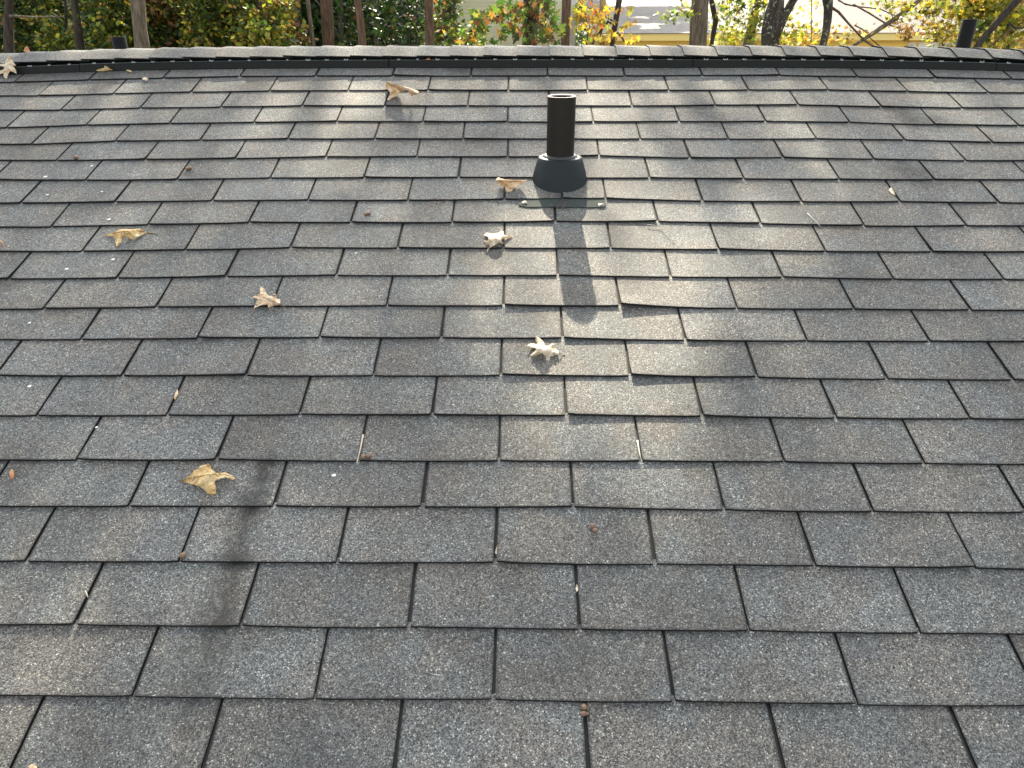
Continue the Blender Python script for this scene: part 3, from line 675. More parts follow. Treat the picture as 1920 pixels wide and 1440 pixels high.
# ================================================================ GROUND AND FAR SETTING
def gz(x, y): return 1.75*min(1, max(0, (y-9)/34))**1.3 + .15*math.sin(x*.15+y*.1)*(y > 8)
V, F = [], []
xs = np.concatenate([np.linspace(-900, -60, 8), np.linspace(-50, 50, 41), np.linspace(60, 900, 8)])
ys = np.concatenate([np.linspace(-500, -30, 6), np.linspace(-25, 80, 43), np.linspace(95, 900, 8)])
for y in ys:
    for x in xs: V.append((x, y, gz(x, y)))
nx = len(xs)
for j in range(len(ys)-1):
    for i in range(nx-1): a = j*nx+i; F.append((a, a+1, a+nx+1, a+nx))
m, t, p = newmat('lawn_and_litter'); tc = N(t, 'ShaderNodeTexCoord').outputs['Object']
f, _ = noisetex(t, tc, .35, 4, .6); g, _ = noisetex(t, tc, 14, 4, .7)
c = mix(t, mrange(t, f, .42, .56), (.055, .085, .035), (.12, .085, .05)); c = mix(t, 1., c, ramp(t, g, [(.3, (.5,.5,.5)), (.7, (1.4,1.4,1.4))]), 'MULTIPLY')
t.links.new(c, p.inputs['Base Color']); p.inputs['Roughness'].default_value = .95
tag(link('ground', mesh('ground', V, F, True), m), kind='structure')
# ---- cream clapboard house straight ahead
def wallx(px_, Y): return at(px_, 60, Y).x
YA = 30.0
MCREAM = simple('cream_siding', (.88, .85, .60), .6, .3, 3, .05); MTRIM = simple('white_trim', (.85, .84, .80), .5, .4, 5, .04)
xa0, xa1 = wallx(786, YA), wallx(1079, YA); g0 = gz(0, YA)-.3
hA = empty('clapboard_house', (.5*(xa0+xa1), YA, g0)); tag(hA, 'cream clapboard house behind the maple branches straight ahead', 'house')
box('wall', xa0+.05, xa1-.05, YA+.03, YA+9, g0, 8.2, MCREAM, hA)
V, F = [], []; z = g0+.1
while z < 8.1:
    b = len(V); V += [(xa0, YA, z), (xa1-.16, YA, z), (xa1-.16, YA+.022, z+.115), (xa0, YA+.022, z+.115), (xa0, YA+.028, z), (xa1-.16, YA+.028, z)]
    F += [(b, b+1, b+2, b+3), (b, b+4, b+5, b+1)]; z += .115
tag(link('clapboards', mesh('clapboards', V, F), MCREAM, hA), kind='stuff')
box('corner_board', xa1-.19, xa1, YA-.03, YA+.06, g0, 8.2, MTRIM, hA); box('corner_board', xa0-.02, xa0+.14, YA-.03, YA+.06, g0, 8.2, MTRIM, hA)
V = [(xa0-.5, YA-.4, 8.2), (xa1+.5, YA-.4, 8.2), (xa1+.5, YA+9.4, 8.2), (xa0-.5, YA+9.4, 8.2), (xa0-.5, YA+4.5, 11.2), (xa1+.5, YA+4.5, 11.2)]
link('roof', mesh('roof', V, [(0, 1, 5, 4), (2, 3, 4, 5), (0, 4, 3), (1, 2, 5), (0, 3, 2, 1)]), MASPH, hA)
# ---- yellow house at right with its roof slope towards us
YB = 23.0
eL, eR = at(1150, 62.5, YB), at(1905, 70, YB)
ze = eL.z; xl = at(1116, 40, YB+.6).x; xr = xl+19.
MYEL = simple('yellow_paint', (.92, .66, .17), .55, .35, 2, .05); MYTRIM = simple('yellow_trim', (.92, .72, .26), .5, .35, 2, .05)
MROOFB = simple('far_shingles', (.145, .135, .12), .65, .5, 30, .25, .1); gB = gz(6, YB)-.3
hB = empty('yellow_house', ((xl+xr)/2, YB+.3, gB)); tag(hB, 'yellow house with broad shingled roof slope and pale fascia behind the trees at right', 'house')
YW = YB+.35
box('wall', xl+.45, xr, YW, YW+8, gB, ze-.10, MYEL, hB)
box('fascia', xl, xr+.3, YB, YB+.03, ze-.20, ze-.012, MYTRIM, hB); box('soffit', xl, xr+.3, YB+.032, YW-.002, ze-.17, ze-.14, MYTRIM, hB)
box('corner_board', xl+.40, xl+.55, YW-.03, YW-.002, gB, ze-.175, MYTRIM, hB)
box('corner_board', at(1270, 70, YW).x, at(1270, 70, YW).x+.03, YW-.02, YW-.002, gB, ze-.175, MYTRIM, hB)
pB = math.radians(9); ca, sa = math.cos(pB), math.sin(pB)
V, F = [], []; k = 0
while k*.14 < 5.2:
    d = k*.14; b = len(V); y0, z0 = YB-.04+d*ca, ze+d*sa
    V += [(xl-.1, y0, z0+.006), (xr+.4, y0, z0+.006), (xr+.4, y0+.15*ca, z0+.15*sa), (xl-.1, y0+.15*ca, z0+.15*sa), (xl-.1, y0, z0-.012), (xr+.4, y0, z0-.012)]
    F += [(b, b+1, b+2, b+3), (b+4, b+5, b+1, b)]; k += 1
rB = link('roof', mesh('roof', V, F), MROOFB, hB)
V = [(xl-.05, YB, ze-.012), (xl-.05, YB+5.15*ca, ze-.02+5.15*sa), (xl-.05, YB+5.15*ca, ze-.2+5.15*sa), (xl-.05, YB, ze-.2)]
V += [(x+.05, y, z) for x, y, z in V]
link('rake_board', mesh('rake_board', V, [(0,1,2,3), (7,6,5,4), (0,4,5,1), (3,2,6,7), (0,3,7,4)]), MYTRIM, hB)
# rear slope so the house is closed
V = [(xl-.1, YB+5.1*ca, ze+5.1*sa), (xr+.4, YB+5.1*ca, ze+5.1*sa), (xr+.4, YB+10*ca, ze), (xl-.1, YB+10*ca, ze)]
link('rear_roof', mesh('rear_roof', V, [(0, 1, 2, 3)]), MROOFB, hB)
for xp0, xp1 in ((1703, 1716), (1722, 1790)):
    a, b_ = at(xp0, 79, YW).x, at(xp1, 79, YW).x; zt = at(1740, 79.5, YW).z
    wf_ = box('window', a, b_, YW-.05, YW-.004, zt-1.1, zt, MTRIM, hB)
    box('pane', a+.05, b_-.05, YW-.056, YW-.052, zt-1.05, zt-.05 if xp0 == 1703 else zt-.06, simple('pale_blind', (.80, .80, .76) if xp0 != 1703 else (.45,.46,.40), .3, .6), wf_)
# a dark bin and shrub on the lawn between the houses
bx, by = at(1099, 62, 44.).x, 44.
MSHR = simple('shrub_shade', (.05, .06, .05), .9, .2, 6, .5, .6)
# ================================================================ TREES
def leaves(name, P, size, cols, mat, parent, kind=None, lobed=True, upright=.3):
    """P (n,3) centres, size (n,), cols (n,3)"""
    n = len(P)
    if lobed: # five pointed maple leaf as a fan
        ang = np.radians([-90, -60, -22, 0, 22, 48, 68, 90, 112, 132, 158, 180, 202, 240]); rad = np.array([.16, .42, .98, .42, .5, .98, .44, 1.08, .44, .98, .5, .42, .98, .42])*.52
        T = np.stack([rad*np.cos(ang), rad*np.sin(ang), .12*np.abs(np.cos(ang))*rad*2], 1); T = np.vstack([[[0, -.02, 0]], T])
        k = len(ang); FT = np.array([[0, 1+i, 1+(i+1) % k] for i in range(k)])
    else:
        T = np.array([[0, -.5, 0], [.30, 0, .08], [0, .55, 0], [-.30, 0, .08]]); FT = np.array([[0, 1, 2], [0, 2, 3]])
    A = rng.normal(size=(n, 3)); A[:, 2] = np.abs(A[:, 2])+upright; A /= np.linalg.norm(A, axis=1)[:, None]
    B = rng.normal(size=(n, 3)); B -= A*(A*B).sum(1)[:, None]; B /= np.linalg.norm(B, axis=1)[:, None]; D = np.cross(A, B)
    V = P[:, None, :]+size[:, None, None]*(T[None, :, 0:1]*B[:, None, :]+T[None, :, 1:2]*D[:, None, :]+T[None, :, 2:3]*A[:, None, :])
    m_ = T.shape[0]; V = V.reshape(-1, 3); F = (FT[None]+(np.arange(n)*m_)[:, None, None]).reshape(-1, 3)
    me = bpy.data.meshes.new(name); me.vertices.add(len(V)); me.vertices.foreach_set('co', V.ravel().astype(np.float32))
    me.loops.add(F.size); me.loops.foreach_set('vertex_index', F.ravel().astype(np.int32))
    me.polygons.add(len(F)); me.polygons.foreach_set('loop_start', np.arange(0, F.size, 3, dtype=np.int32))
    me.update(calc_edges=True)
    ca_ = me.color_attributes.new('tint', 'FLOAT_COLOR', 'POINT'); cc = np.ones((n*m_, 4)); cc[:, :3] = np.repeat(cols, m_, 0)
    ca_.data.foreach_set('color', cc.ravel().astype(np.float32))
    o = link(name, me, mat, parent)
    if kind: o['kind'] = kind
    return o
PAL = dict(green=(.070, .110, .028), dgreen=(.022, .050, .014), ygreen=(.20, .235, .04), yellow=(.52, .43, .06), gold=(.33, .21, .045), orange=(.24, .12, .04), rust=(.16, .075, .035), pale=(.50, .48, .22))
def palette(n, mixd, wob=.35):
    ks = list(mixd); w = np.array([mixd[k] for k in ks], float); w /= w.sum()
    c = np.array([PAL[k] for k in ks])[rng.choice(len(ks), n, p=w)]
    return np.clip(c*(1+wob*rng.normal(size=(n, 1)))*(1+.12*rng.normal(size=(n, 3))), .006, .8)
def blob_pts(x, y, rx, ry, Y, dY, n, clump=.10):
    """ellipsoid of leaf clumps whose outline spans rx, ry photo units at depth Y"""
    k = max(3, n//14); q = rng.normal(size=(k, 3)); q /= np.linalg.norm(q, axis=1)[:, None]; q *= rng.random((k, 1))**(1/2.4)
    c = at(x, y, Y); s = (Vector(c)-CAM).dot(wf)/FPX
    Cc = np.array(c)[None]+q*np.array([rx*s, dY, ry*s])[None]
    return (Cc[rng.integers(0, k, n)]+rng.normal(size=(n, 3))*clump)
def groundz(x, y): return gz(x, y)-.05
def trunk(parent, pts, wpx, Y, mat, top=None, seg=12, name='trunk', ground=True, dY=0):
    """pts: photo points from low to high at depth Y, carried down to the ground and up to `top` metres"""
    P = [at(x, y, Y+dY*i) for i, (x, y) in enumerate(pts)]; s = ((P[0]-CAM).dot(wf))/FPX; R = [w*s*.5 for w in wpx]
    d = (P[-1]-P[0]); lean = d/max(.2, d.z) if len(P) > 1 else Vector((0, 0, 1))
    if ground:
        z0 = gz(P[0].x, P[0].y)-.1; l0 = (P[1]-P[0]); l0 = l0/max(.15, abs(l0.z))*(1 if l0.z > 0 else -1)
        lx = max(-.12, min(.12, l0.x)); k = P[0].z-z0
        lows = [Vector((P[0].x-lx*k*f, P[0].y, P[0].z-k*f)) for f in (1, .93, .6, .3)]
        P = lows+P; R = [R[0]*1.7, R[0]*1.3, R[0]*1.12, R[0]*1.05]+R
    if top:
        n = 6; x, y = P[-1].x, P[-1].y; lx = max(-.5, min(.5, lean.x)); z = P[-1].z; H = top-z; r0 = R[-1]
        for i in range(1, n+1):
            f = i/n; P.append(Vector((x+lx*H*f*(1-.4*f)+.12*math.sin(i*2.1+x), y+.15*math.sin(i*1.7+x*2), z+H*f))); R.append(r0*(1-.72*f))
    V, F = [], []; tubevf(P, R, V, F, seg, True, .12)
    return link(name, mesh(name, V, F, True), mat, parent), P, R
def limb(parent, pts, rad, mat, name='limb', seg=7):
    V, F = [], []; tubevf(pts, rad, V, F, seg, True, .2); return link(name, mesh(name, V, F, True), mat, parent)
def plimb(parent, pp, Y, w, mat, dY=0, name='limb'):
    P = [at(x, y, Y+dY*i) for i, (x, y) in enumerate(pp)]; s = ((P[0]-CAM).dot(wf))/FPX
    return limb(parent, P, [a*s*.5 for a in w], mat, name)
TREES = []
def tree(pts, w, Y, mat, label, top=8.4, name='tree', group='trees behind the roof', canopy=True, **k):
    b = at(pts[0][0], 60, Y); e = empty(name, (b.x, Y, gz(b.x, Y))); tag(e, label, 'tree', group)
    o, P, R = trunk(e, pts, w, Y, mat, top, **k)
    if canopy: # a few ascending limbs above the frame
        for q in range(5):
            i = len(P)-6+q; a0 = P[i]; a = random.uniform(0, 6.28); ln = random.uniform(.8, 1.3)
            limb(e, [a0, a0+Vector((math.cos(a)*ln*.5, math.sin(a)*ln*.5, ln*.25)), a0+Vector((math.cos(a)*ln, math.sin(a)*ln, ln*.4))], [R[i]*.5, R[i]*.3, .015], mat)
        TREES.append((e, P[-3].x, P[-3].y))
    return e
T = {}
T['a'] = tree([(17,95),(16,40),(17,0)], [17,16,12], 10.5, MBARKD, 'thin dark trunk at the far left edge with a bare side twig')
plimb(T['a'], [(18,30),(60,32),(118,31)], 10.4, [5,3,2], MBARK2)
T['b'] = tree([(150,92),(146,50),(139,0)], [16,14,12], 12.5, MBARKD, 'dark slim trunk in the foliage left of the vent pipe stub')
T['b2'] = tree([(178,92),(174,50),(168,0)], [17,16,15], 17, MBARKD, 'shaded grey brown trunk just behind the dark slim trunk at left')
T['c'] = tree([(267,92),(262,55),(257,0)], [28,24,26], 11.0, MBARK2, 'light brown furrowed trunk standing right behind the left vent pipe stub')
T['d'] = tree([(588,88),(582,45),(577,0)], [8,8,8], 13, MBARK2, 'slender pale trunk beside a thicker grey one left of the dark woods')
T['e'] = tree([(616,88),(614,45),(611,0)], [22,23,23], 14, MBARK, 'thick grey brown trunk at the left edge of the dark woods')
T['f'] = tree([(680,85),(676,45),(670,0)], [15,15,13], 12, MBARK, 'slim lit trunk leaning slightly in front of the dark woods')
T['g'] = tree([(706,85),(703,45),(702,0)], [8,7,7], 16, MBARK2, 'thin grey trunk in the dark woods')
for x, Y, w, l in ((640, 19, 9, 'left of the slim lit trunk'), (735, 22, 8, 'right of the thin grey trunk'), (750, 18, 13, 'halfway between the thin grey and reddish trunks'), (772, 17, 24, 'against the corner of the cream house'), (556, 20, 10, 'behind the yellowing bush'), (520, 22, 12, 'deep behind the yellowing bush'), (655, 24, 8, 'behind the slim lit trunk')):
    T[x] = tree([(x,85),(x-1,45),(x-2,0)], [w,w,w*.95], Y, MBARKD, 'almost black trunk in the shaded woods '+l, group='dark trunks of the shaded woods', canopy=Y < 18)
T['h'] = tree([(806,84),(805,45),(804,0)], [17,17,16], 12, MBARK, 'reddish brown straight trunk in front of the left end of the cream house')
T['i'] = tree([(844,82),(843,45),(845,0)], [19,20,20], 13.5, MBARKD, 'dark trunk half hidden by green leaves in front of the cream house', )
T['j'] = tree([(992,82),(995,45),(997,0)], [27,29,31], 8.8, MBARKD, 'dark maple trunk behind green and orange leaves in the middle of the view', name='maple_tree', group='maples behind the ridge')
T['k'] = tree([(1060,83),(1061,45),(1062,0)], [16,17,17], 10, MBARK, 'red brown trunk in front of the white corner of the cream house')
T['l'] = tree([(1148,83),(1153,50),(1158,20),(1161,0)], [9,10,10,11], 9.0, MBARKD, 'small dark forked tree with yellow leaves left of the yellow house', name='maple_tree', group='maples behind the ridge', top=9)
T['m'] = tree([(1308,83),(1310,45),(1313,0)], [33,33,31], 11.5, MBARK2, 'stout two toned trunk in front of the yellow house', )
T['n'] = tree([(1334,84),(1338,60),(1342,40),(1336,12),(1334,0)], [7,9,10,10,9], 12.5, MBARKD, 'thin crooked trunk close to the right of the stout trunk')
T['o'] = tree([(1402,85),(1411,45),(1421,0)], [20,17,13], 12.2, MBARK2, 'leaning brown trunk wrapped in yellow green leaves left of the forked lichen trunk')
T['p'] = tree([(1444,85),(1446,55),(1451,28),(1456,0)], [33,34,35,27], 10.5, MBARKL, 'lichen spotted trunk that forks low down with a limb swinging right')
plimb(T['p'], [(1449,75),(1462,48),(1473,25),(1487,0),(1520,-45),(1560,-110)], 10.45, [22,19,16,15,12,7], MBARKL)
T['q'] = tree([(1542,87),(1549,60),(1552,35),(1553,15),(1552,0)], [13,14,15,16,19], 9.5, MBARKL, 'narrow bowed trunk with lichen right of the forked lichen trunk')
plimb(T['q'], [(1556,12),(1572,22),(1592,45),(1620,75),(1650,95)], 9.5, [6,5,4,4,3], MBARK); plimb(T['q'], [(1553,2),(1540,-4),(1530,-12)], 9.5, [7,5,4], MBARKD)
T['r'] = empty('leaning_tree', (at(1600,85,10).x, 10, gz(3,10))); tag(T['r'], 'slim olive branch leaning up to the right across the sunlit roof', 'tree', 'trees behind the roof')
limb(T['r'], [at(1603,84,10)+Vector((-1.3, 0, -4.6)), at(1603,84,10)+Vector((-.55, 0, -1.6)), at(1603,84,10), at(1640,60,10), at(1678,35,10), at(1703,17,10), at(1727,-3,10), at(1800,-70,10), at(1870,-170,10)], [.05,.045]+[w*.0033 for w in (8,9.5,10,10,9,7,5)], MBARK2, 'trunk')
plimb(T['r'], [(1600,8),(1630,25),(1662,45),(1700,58),(1715,66)], 10.1, [3,3,3,2.5,2], MBARK); plimb(T['r'], [(1572,0),(1585,8),(1605,12),(1650,17),(1690,35)], 10.2, [4,3,2.5,2,2], MBARK); plimb(T['r'], [(1660,0),(1668,15),(1675,38)], 10.2, [2.5,2,1.5], MBARK); plimb(T['r'], [(1602,47),(1622,58),(1630,70),(1650,87)], 10.2, [3,2.5,2,2], MBARK)
T['s'] = empty('leaning_tree', (at(1838,80,9).x, 9, gz(4,9))); tag(T['s'], 'dark leaning trunk at the far right under dense yellow leaves', 'tree', 'trees behind the roof')
limb(T['s'], [at(1838,78,9)+Vector((-1.6, 0, -4.5)), at(1838,78,9)+Vector((-.6, 0, -1.4)), at(1838,78,9), at(1862,50,9), at(1888,22,9), at(1912,-4,9), at(1990,-90,9), at(2080,-220,9)], [.07,.06]+[w*.0030 for w in (13,13,14,14,11,7)], MBARKD, 'trunk')
plimb(T['s'], [(1890,52),(1893,45),(1905,53),(1920,52)], 9, [6,5,4,3], MBARKD); plimb(T['s'], [(1855,88),(1880,68),(1898,53)], 9, [3,3,4], MBARK)
# sunlit pale trunk by the yellow house
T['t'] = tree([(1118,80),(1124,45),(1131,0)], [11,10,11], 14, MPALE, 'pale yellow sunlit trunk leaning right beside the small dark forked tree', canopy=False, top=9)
plimb(T['l'], [(1152,48),(1140,40),(1128,55),(1117,70),(1111,83)], 9, [5,5,4.5,4,3.5], MBARKD); plimb(T['l'], [(1128,58),(1125,70),(1126,83)], 9, [3,2.5,2], MBARKD)
plimb(T['l'], [(1156,60),(1166,70),(1172,80)], 9, [4,4,3], MBARK); plimb(T['l'], [(1150,40),(1120,22),(1098,12),(1085,0)], 9.05, [3,3,2.5,2], MBARK)
plimb(T['j'], [(998,28),(975,28),(950,28),(925,33),(905,45),(880,60),(866,72)], 8.7, [9,7,6,5.5,5,4,3], MBARKD)
plimb(T['j'], [(994,50),(975,66),(962,82)], 8.7, [5,4,3], MBARKD)
plimb(T['e'], [(614,20),(600,10),(592,0)], 14, [4,3,3], MBARK2); 
# a thin hanging vine in front of the bright roof
V, F = [], []; P = [at(1521,86,10)-Vector((0,0,3.3)), at(1521,86,10), at(1522,40,10), at(1522,0,10), at(1523,-60,10)]; tubevf(P, [.006]*5, V, F, 5)
P0 = P[0].copy(); o = link('vine', mesh('vine', V, F), MBARK2); rebase(o, P0); tag(o, 'thin vertical vine stem hanging between the forked lichen trunk and the bowed trunk', 'vine')
# ---- foliage in view ------------------------------------------------------------
def crown(parent, blobs, mat=MLEAF, name='crown', lobed=True):
    PP, SS, CC = [], [], []
    for (x, y, rx, ry, Y, dY, n, sz, pal, cl) in blobs:
        P = blob_pts(x, y, rx, ry, Y, dY, n, cl); PP.append(P); SS.append(sz*(.7+.6*rng.random(n))); CC.append(palette(n, pal))
    return leaves(name, np.vstack(PP), np.concatenate(SS), np.vstack(CC), mat, parent, None, lobed)
# left thicket: undergrowth trees with their own stems
def thicket(x, Y, w, blobs, label, group='leafy undergrowth trees at left', lobed=False):
    b = at(x, 60, Y); e = empty('young_tree', (b.x, Y, gz(b.x, Y))); tag(e, label, 'tree', group)
    trunk(e, [(x,85),(x+4,40),(x+2,0)], [w,w,w*.8], Y, MBARKD, 6.8); crown(e, blobs, lobed=lobed); return e
G1 = dict(green=5, ygreen=2.5, dgreen=3, yellow=.7, orange=.5); G2 = dict(ygreen=4, yellow=1.6, green=3.5, gold=1.0); G3 = dict(green=3.5, orange=1.6, rust=1.6, gold=1, ygreen=1.6, dgreen=2); G4 = dict(green=4, dgreen=5, rust=.5, ygreen=.8)
thicket(60, 15, 8, [(60,30,75,150,15,.9,4200,.10,G4,.10),(40,60,50,60,14.5,.5,500,.10,G1,.08)], 'dark green young tree at the far left behind the thin dark trunk')
thicket(120, 13.8, 5, [(118,75,45,40,13.8,.4,900,.095,G2,.08),(105,20,50,70,14.5,.6,1300,.10,G1,.1)], 'bright yellow green young tree low between the left dark trunks')
thicket(212, 13, 6, [(210,30,45,120,13,.7,2600,.10,G1,.09),(225,75,35,40,12.7,.4,700,.09,G2,.08),(185,55,25,80,13.4,.4,600,.1,G4,.1)], 'green young tree between the dark trunks and the light brown furrowed trunk')
thicket(300, 13.5, 6, [(320,40,65,130,13.5,.9,4200,.10,G3,.09),(300,75,40,30,13.0,.4,700,.09,G1,.08),(330,15,60,30,13.2,.5,900,.1,dict(orange=2,rust=2,green=1.5),.08)], 'rust and green young tree right of the light brown furrowed trunk')
thicket(400, 13, 7, [(405,30,60,120,13,.9,3600,.10,G1,.09),(390,70,45,35,12.6,.5,900,.09,G2,.07),(440,18,55,24,12.8,.5,900,.09,G2,.07)], 'green and yellow young tree in the middle of the left thicket')
thicket(480, 12.5, 7, [(490,70,55,34,12.3,.6,1900,.095,G2,.08),(505,32,50,50,12.8,.6,1700,.095,dict(gold=2,ygreen=3,orange=1,green=2),.08),(470,50,60,60,13.4,.6,1200,.1,G3,.09)], 'yellowing bush like tree with drooping sprays in front of the dark woods')
thicket(560, 13.2, 4, [(560,72,32,26,13.2,.4,500,.09,dict(green=2,rust=1.6,orange=1,gold=1),.07)], 'small rusty leaved sapling at the right end of the left thicket')
# understorey in the dark woods
for x, Y, n, l in ((655, 15.5, 600, 'between the thick and slim trunks'), (735, 15, 900, 'in front of the almost black trunks'), (780, 14, 700, 'beside the reddish brown trunk')):
    e = empty('young_tree', (at(x,60,Y).x, Y, gz(at(x,60,Y).x, Y))); tag(e, 'shaded dark green sapling '+l, 'tree', 'saplings in the shaded woods')
    trunk(e, [(x,85),(x+2,40),(x,0)], [3,3,2], Y, MBARKD, 6.5, seg=6); crown(e, [(x,35,48,110,Y,.6,n,.10,dict(dgreen=6,green=1.5,rust=.3),.12),(x+5,55,22,30,Y-.3,.3,n//10,.1,G4,.1)], MLEAFD, lobed=False)
# maple in the middle: bigger lobed leaves
MM = dict(green=4, orange=1.6, gold=1.6, ygreen=2, rust=.8)
crown(T['h'], [(830,30,26,55,12.8,.4,330,.11,dict(green=4, ygreen=2, orange=1, rust=.6),.10),(822,60,20,30,12.7,.3,160,.10,dict(green=4,gold=1,ygreen=1),.09)], name='leaf_sprays')
crown(T['i'], [(872,76,32,14,11.5,.3,210,.11,dict(green=5,ygreen=2,gold=1),.09),(848,40,14,50,13.2,.2,160,.10,G4,.1)], name='leaf_sprays')
# the nearest maple leaves are pieces of their own
LM = []
def leafmesh(k):
    ang = np.radians([-90, -62, -30, -8, 8, 26, 44, 58, 72, 90, 108, 122, 136, 154, 172, 188, 210, 242]); rad = np.array([.14, .50, .86, .46, .62, 1.0, .60, .42, .72, 1.12, .72, .42, .60, 1.0, .62, .46, .86, .50])*.5
    rad = rad*(1+.12*rng.normal(size=len(rad)))
    V = [(0, -.03, 0)]+[(r*math.cos(a), r*math.sin(a), -.16*r*abs(math.cos(a))-.25*r*r+.03*random.uniform(-1, 1)) for a, r in zip(ang, rad)]
    me = mesh('maple_leaf', V, [(0, 1+i, 1+(i+1) % len(ang)) for i in range(len(ang))])
    c = palette(1, (dict(green=1), dict(green=1), dict(ygreen=1), dict(orange=1), dict(gold=1), dict(rust=1), dict(yellow=1), dict(gold=1))[k % 8], .15)[0]
    ca_ = me.color_attributes.new('tint', 'FLOAT_COLOR', 'POINT'); 
    for i, q in enumerate(ca_.data):
        e = 1.0 if i else 1.0; q.color = (*[min(1, x*(1+.25*random.uniform(-1, 1))) for x in c], 1)
    me.materials.append(MLEAF); return me
LM = [leafmesh(k) for k in range(24)]
def sprays(parent, spots, Y, ks, size=.125, jit=.04):
    for (x, y, rx, ry, n) in spots:
        for _ in range(n):
            a, r = random.uniform(0, 6.28), math.sqrt(random.random()); p = at(x+rx*r*math.cos(a), y+ry*r*math.sin(a), Y+random.gauss(0, .16))
            o = bpy.data.objects.new('leaf', LM[random.choice(ks)+8*random.randrange(3)]); C.objects.link(o); o.parent = parent; o.matrix_parent_inverse = Matrix.Translation(-parent.location)
            s = size*random.uniform(.7, 1.25); o.location = p
            o.rotation_euler = (math.radians(90)+random.gauss(0, .55), random.gauss(0, .6)+math.pi*.0, random.uniform(-1.2, 1.2)); o.rotation_euler.rotate_axis('Z', random.uniform(2, 4.3)); o.scale = (s, s, s)
sprays(T['j'], [(890,30,18,13,16),(872,68,22,14,20),(905,48,20,13,20),(925,25,22,14,20),(950,15,26,18,28),(905,75,18,9,10),(955,60,24,20,22),(978,35,24,26,34),(1000,62,30,20,34),(1022,20,24,22,26),(1035,55,24,26,32),(1000,10,30,14,22),(935,70,14,12,10)], 8.5, [0,0,0,1,1,2,2,3,4,5], .112)
sprays(T['l'], [(1098,15,24,18,26),(1088,40,20,22,22),(1112,38,22,22,30),(1142,35,14,22,18),(1168,22,12,8,4),(1178,14,8,10,4),(1186,48,8,10,4),(1170,52,10,6,4),(1135,68,26,16,26),(1100,73,8,7,4),(1180,72,16,11,9)], 8.9, [4,4,7,6,6,7,3,2,2], .095)
# right side: yellow foliage, backlit
Yl = dict(yellow=5, ygreen=3, gold=2, pale=2); Yg = dict(ygreen=5, yellow=2, green=2); Yd = dict(yellow=4, gold=3, orange=1.5, rust=.8, pale=1)
crown(T['n'], [(1362,30,26,26,12.6,.3,170,.075,Yg,.10),(1372,75,30,14,13,.4,420,.08,dict(yellow=3,ygreen=4,pale=1.5),.08),(1352,55,20,20,12.8,.3,90,.07,Yg,.1)], name='leaf_sprays')
crown(T['o'], [(1415,52,16,18,11.9,.25,90,.11,Yg,.06),(1422,12,22,26,12.1,.3,130,.10,Yg,.08),(1372,8,20,12,11.8,.3,70,.11,G1,.08),(1395,25,14,18,12,.3,50,.09,Yg,.08)], name='leaf_sprays')
crown(T['p'], [(1485,70,34,18,11.2,.4,270,.085,dict(yellow=4,ygreen=3,gold=1.5),.09),(1478,45,14,20,11,.3,60,.08,Yg,.08),(1520,14,18,14,11.2,.3,36,.08,Yl,.08),(1262,25,26,14,12,.3,60,.085,dict(green=1,ygreen=3),.07),(1288,22,8,14,11.3,.3,40,.08,Yg,.06)], name='leaf_sprays')
crown(T['q'], [(1528,76,22,10,10,.3,90,.075,Yd,.08),(1575,70,20,14,10,.3,60,.07,Yd,.07)], name='leaf_sprays')
crown(T['r'], [(1690,20,16,14,10,.25,80,.085,Yl,.06),(1740,10,34,22,10.4,.3,330,.09,Yl,.07),(1700,56,20,9,10,.25,60,.075,dict(rust=3,orange=2,gold=1),.05),(1735,55,18,7,10,.2,36,.07,dict(rust=3,gold=1),.05),(1765,64,30,20,10.3,.3,260,.08,Yl,.07),(1775,45,14,8,10.3,.2,40,.07,dict(rust=2,gold=2,yellow=1),.05),(1680,45,12,10,10,.2,30,.07,Yd,.06),(1620,60,14,14,10,.2,26,.06,Yd,.05),(1655,12,20,14,10.2,.3,60,.07,Yl,.07)], name='crown')
crown(T['s'], [(1860,10,66,26,9.6,.4,1300,.095,dict(yellow=4,ygreen=4,gold=1.6,orange=.6,green=1),.10),(1900,60,34,28,9.6,.4,420,.085,Yl,.09),(1840,72,18,12,9.2,.3,120,.08,Yg,.07),(1905,28,30,26,9.8,.4,360,.085,Yl,.09),(1870,84,40,8,9.4,.3,150,.08,Yl,.07)], name='crown')
# lawn shrub, bin between the houses
e = empty('garden_shrub', (bx, by, gz(bx, by))); tag(e, 'grey green shrub on the lawn between the two houses', 'shrub')
P = np.array([bx, by, gz(bx, by)+1.2])+rng.normal(size=(1500, 3))*np.array([.55, .5, .6]); leaves('foliage', P, np.full(1500, .13), palette(1500, dict(dgreen=4, green=1))*1.3, MLEAFD, e, None, False)
V, F = [], []; tubevf([(bx, by, gz(bx, by)-.1), (bx, by, gz(bx, by)+1.2)], [.06, .03], V, F, 6); link('stem', mesh('stem', V, F), MBARKD, e)
